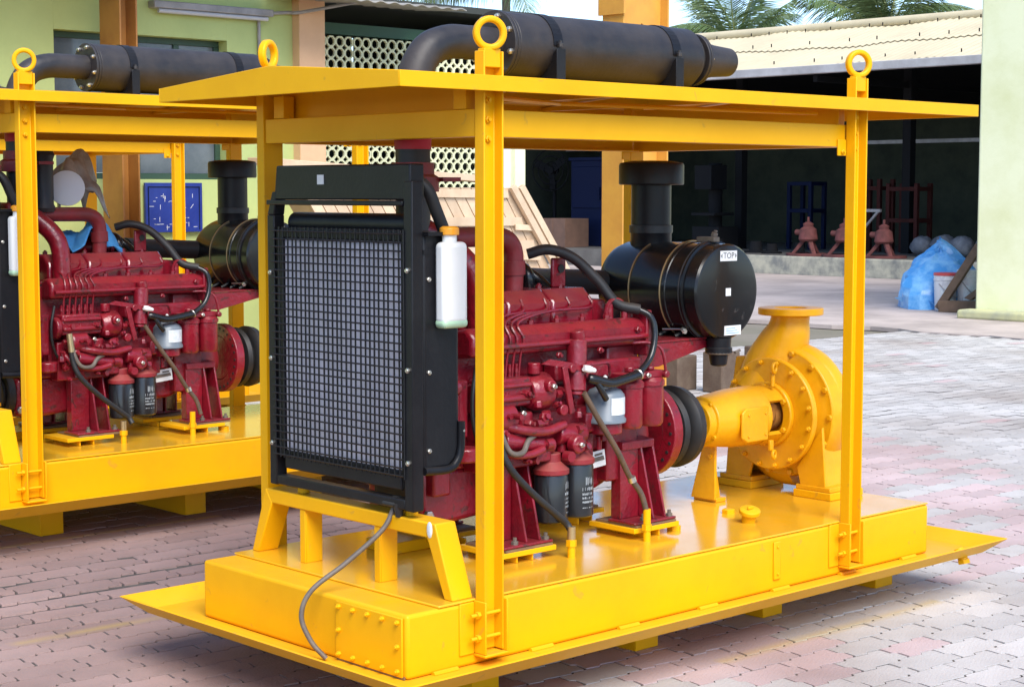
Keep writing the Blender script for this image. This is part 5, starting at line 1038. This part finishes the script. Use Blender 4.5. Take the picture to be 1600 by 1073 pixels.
# ------------------------------------------------------------------ pale building on the right
ORG = V((19.5, 5.4, 0)); pb = empty('pale_building', (19.5, 5.4, 0), 'plain pale lime building end with stained plaster at the right edge', 'building')
b = MB(); b.box(17.28, 22.0, 0.5, 8.87, 0.0, 7.5); put('wall', b, 'pale_wall', pb, bevel=0.03)
b = MB(); b.box(16.95, 17.279, 0.5, 8.95, 0.0, 0.13); put('plinth', b, 'plinth_wall', pb, bevel=0.04, bseg=3)

# tarp heap, buckets, timber
rr = random.Random(21); b = MB(); n, m_ = 30, 16; rows = []; ct = V((18.75, 10.4, 0))
ph = [rr.uniform(0, 6.28) for _ in range(9)]
for i in range(m_ + 1):
    t = i / m_; row = []
    for j in range(n):
        a = 2 * math.pi * j / n
        r_ = (1.0 - 0.95 * t ** 2.6) * (0.66 + 0.12 * math.sin(2 * a + ph[0]) + 0.05 * math.sin(5 * a + ph[1] + 2 * t))
        f = abs(math.sin(3.5 * a + 4 * t + ph[2])) * 0.05 + abs(math.sin(6 * a - 5 * t + ph[3])) * 0.035
        z = 0.95 * (t ** 0.85) * (1 + 0.10 * math.sin(a + ph[4])) + rr.uniform(-.02, .02)
        row.append(b.bm.verts.new(ct + V(((r_ - f) * math.cos(a), (r_ - f) * 1.12 * math.sin(a), z))))
    rows.append(row)
for A, B in zip(rows, rows[1:]):
    for j in range(n): b.poly((A[j], A[(j + 1) % n], B[(j + 1) % n], B[j]))
b.poly(rows[-1])
sk = [b.bm.verts.new(ct + V(p)) for p in ((-0.62, 0.35, 0.16), (-0.55, 0.05, 0.02), (-0.62, -0.42, 0.015), (-0.78, -0.58, 0.05), (-0.60, -0.1, 0.20))]
b.poly(sk)
tag(put('tarpaulin', b, 'tarp_blue', origin=ct, smooth=14), 'crumpled blue tarpaulin heaped over goods beside the pale wall', 'tarpaulin')
def bucket(x, y, r_, h, label, lid):
    global ORG
    ORG = V((x, y, 0)); b = MB(); b.lathe([(0.0, r_ * 0.86), (0.01, r_ * 0.88), (h * 0.86, r_), (h * 0.87, r_ * 1.05), (h * 0.9, r_ * 1.05), (h * 0.91, r_), (h, r_)], (x, y, 0.012), (0, 0, 1), 26); o = tag(put('paint_bucket', b, 'bucket_white', origin=ORG), label, 'bucket', 'white buckets by the tarpaulin')
    b = MB(); b.lathe([(0, r_ * 1.04), (0.03, r_ * 1.04), (0.04, r_ * 0.95)], (x, y, h + 0.013), (0, 0, 1), 26); put('lid', b, lid, o)
    b = MB(); b.tube([(x - r_ * 1.03, y, h * 0.8), (x - r_ * 0.8, y - r_ * 0.75, h * 0.55), (x, y - r_ * 1.12, h * 0.42), (x + r_ * 0.8, y - r_ * 0.75, h * 0.55), (x + r_ * 1.03, y, h * 0.8)], 0.008, 6); put('handle', b, 'galv', o)
    b = MB()
    for k in range(5):
        a0 = 3.3 + k * 0.2; q = [(x + math.cos(a) * r_ * 0.975, y + math.sin(a) * r_ * 0.975, z) for a, z in ((a0, h * 0.25), (a0 + 0.2, h * 0.25), (a0 + 0.2, h * 0.7), (a0, h * 0.7))]; b.poly([b.bm.verts.new(v) for v in q])
    put('bucket_label', b, 'label_grey', o)
bucket(18.15, 9.90, 0.165, 0.50, 'white bucket with a red lid in front of the blue tarpaulin', 'lid_red')
bucket(18.25, 9.60, 0.15, 0.55, 'white bucket behind the leaning dark timbers', 'bucket_white')
b = MB(); plank(b, (17.85, 9.78, 0.02), (18.1, 9.30, 0.92), (0.0, 0.10, 0.06), (0.10, 0.02, 0)); tag(put('timber', b, 'wood_dark', origin=(17.9, 9.7, 0), bevel=0.006), 'dark timber leaning up against the corner of the pale wall', 'timber')
b = MB(); plank(b, (17.80, 9.78, 0.012), (17.95, 9.05, 0.03), (0, 0.02, 0.16), (0.10, 0.02, 0)); plank(b, (17.92, 9.35, 0.19), (18.0, 9.1, 0.40), (0, 0.1, 0.03), (0.09, 0, 0)); tag(put('broken_timber', b, 'wood_dark', origin=(17.9, 9.4, 0), bevel=0.006), 'broken dark timber frame lying at the foot of the pale wall', 'timber')

# ------------------------------------------------------------------ coconut palms beyond the shed
def frond_mesh(L, droop, seed):
    rr = random.Random(seed); b = MB(); pts = []
    for i in range(15):
        t = i / 14; pts.append(V((L * (t - 0.18 * droop * t * t), 0, L * (0.42 * t - droop * t * t))))
    b.mi = 1; b.tube(pts, lambda t: 0.05 * (1 - 0.85 * t), 5, 1, False); b.mi = 0
    for i in range(2, 84):
        t = 0.10 + 0.9 * i / 84; k = t * 14; a = int(min(13, k)); p = pts[a].lerp(pts[a + 1], k - a); d = (pts[a + 1] - pts[a]).normalized()
        ll = L * 0.30 * math.sin(math.pi * min(1, 0.12 + 0.85 * t)) ** 0.7 * rr.uniform(0.85, 1.1)
        for s_ in (-1, 1):
            if rr.random() < 0.06: continue
            dn = (d * 0.55 + V((0, s_ * 0.75, -0.35 - 0.5 * rr.random()))).normalized(); wv = d * 0.035
            q0 = p; q1 = p + dn * ll * 0.6; q2 = p + dn * ll + V((0, 0, -0.22 * ll))
            v = [b.bm.verts.new(x) for x in (q0 - wv * 0.5, q0 + wv * 0.5, q1 + wv * 0.6, q1 - wv * 0.6)]; b.poly(v); t2 = b.bm.verts.new(q2); b.poly((v[3], v[2], t2))
    return b.mesh('frond', ['palm_leaf', 'rachis'], (0, 0, 0), 0)
FM = [frond_mesh(4.6, 0.55, 1), frond_mesh(4.2, 0.85, 2), frond_mesh(4.4, 0.30, 3)]
def palm(x, y, h, label, n=20, seed=0, sc=1.0):
    global ORG
    rr = random.Random(seed); ORG = V((x, y, 0)); o = empty('coconut_palm', (x, y, 0), label, 'palm tree', 'coconut palms beyond the shed')
    b = MB(); b.tube([(x + 0.5, y - 0.3, 0), (x + 0.35, y - 0.2, h * 0.35), (x + 0.1, y, h * 0.7), (x, y, h)], lambda t: 0.24 - 0.10 * t, 12, 6); b.sphere((x, y, h + 0.1), 0.3, 10, 8); put('trunk', b, 'trunk', o)
    for i in range(n):
        f = FM[rr.randrange(3)]; a = i * 2.399 + rr.uniform(-.2, .2); el = rr.uniform(-0.3, 0.9) if i < n * 0.55 else rr.uniform(0.7, 1.25)
        q = link('frond', f, o, V((x, y, h + 0.2)) - ORG); q.rotation_euler = (rr.uniform(-.25, .25), -el, a); s_ = sc * rr.uniform(0.85, 1.1); q.scale = (s_, s_, s_)
palm(51.5, 41.5, 6.9, 'coconut palm just right of the muffler tail pipe beyond the shed roof', 18, 3, 0.84)
palm(56.0, 37.4, 7.6, 'tallest coconut palm beyond the shed roof, above the rear lifting eye', 20, 8, 1.02)
palm(38.0, 40.5, 8.7, 'coconut palm whose fronds hang in above the muffler', 18, 5, 0.85)
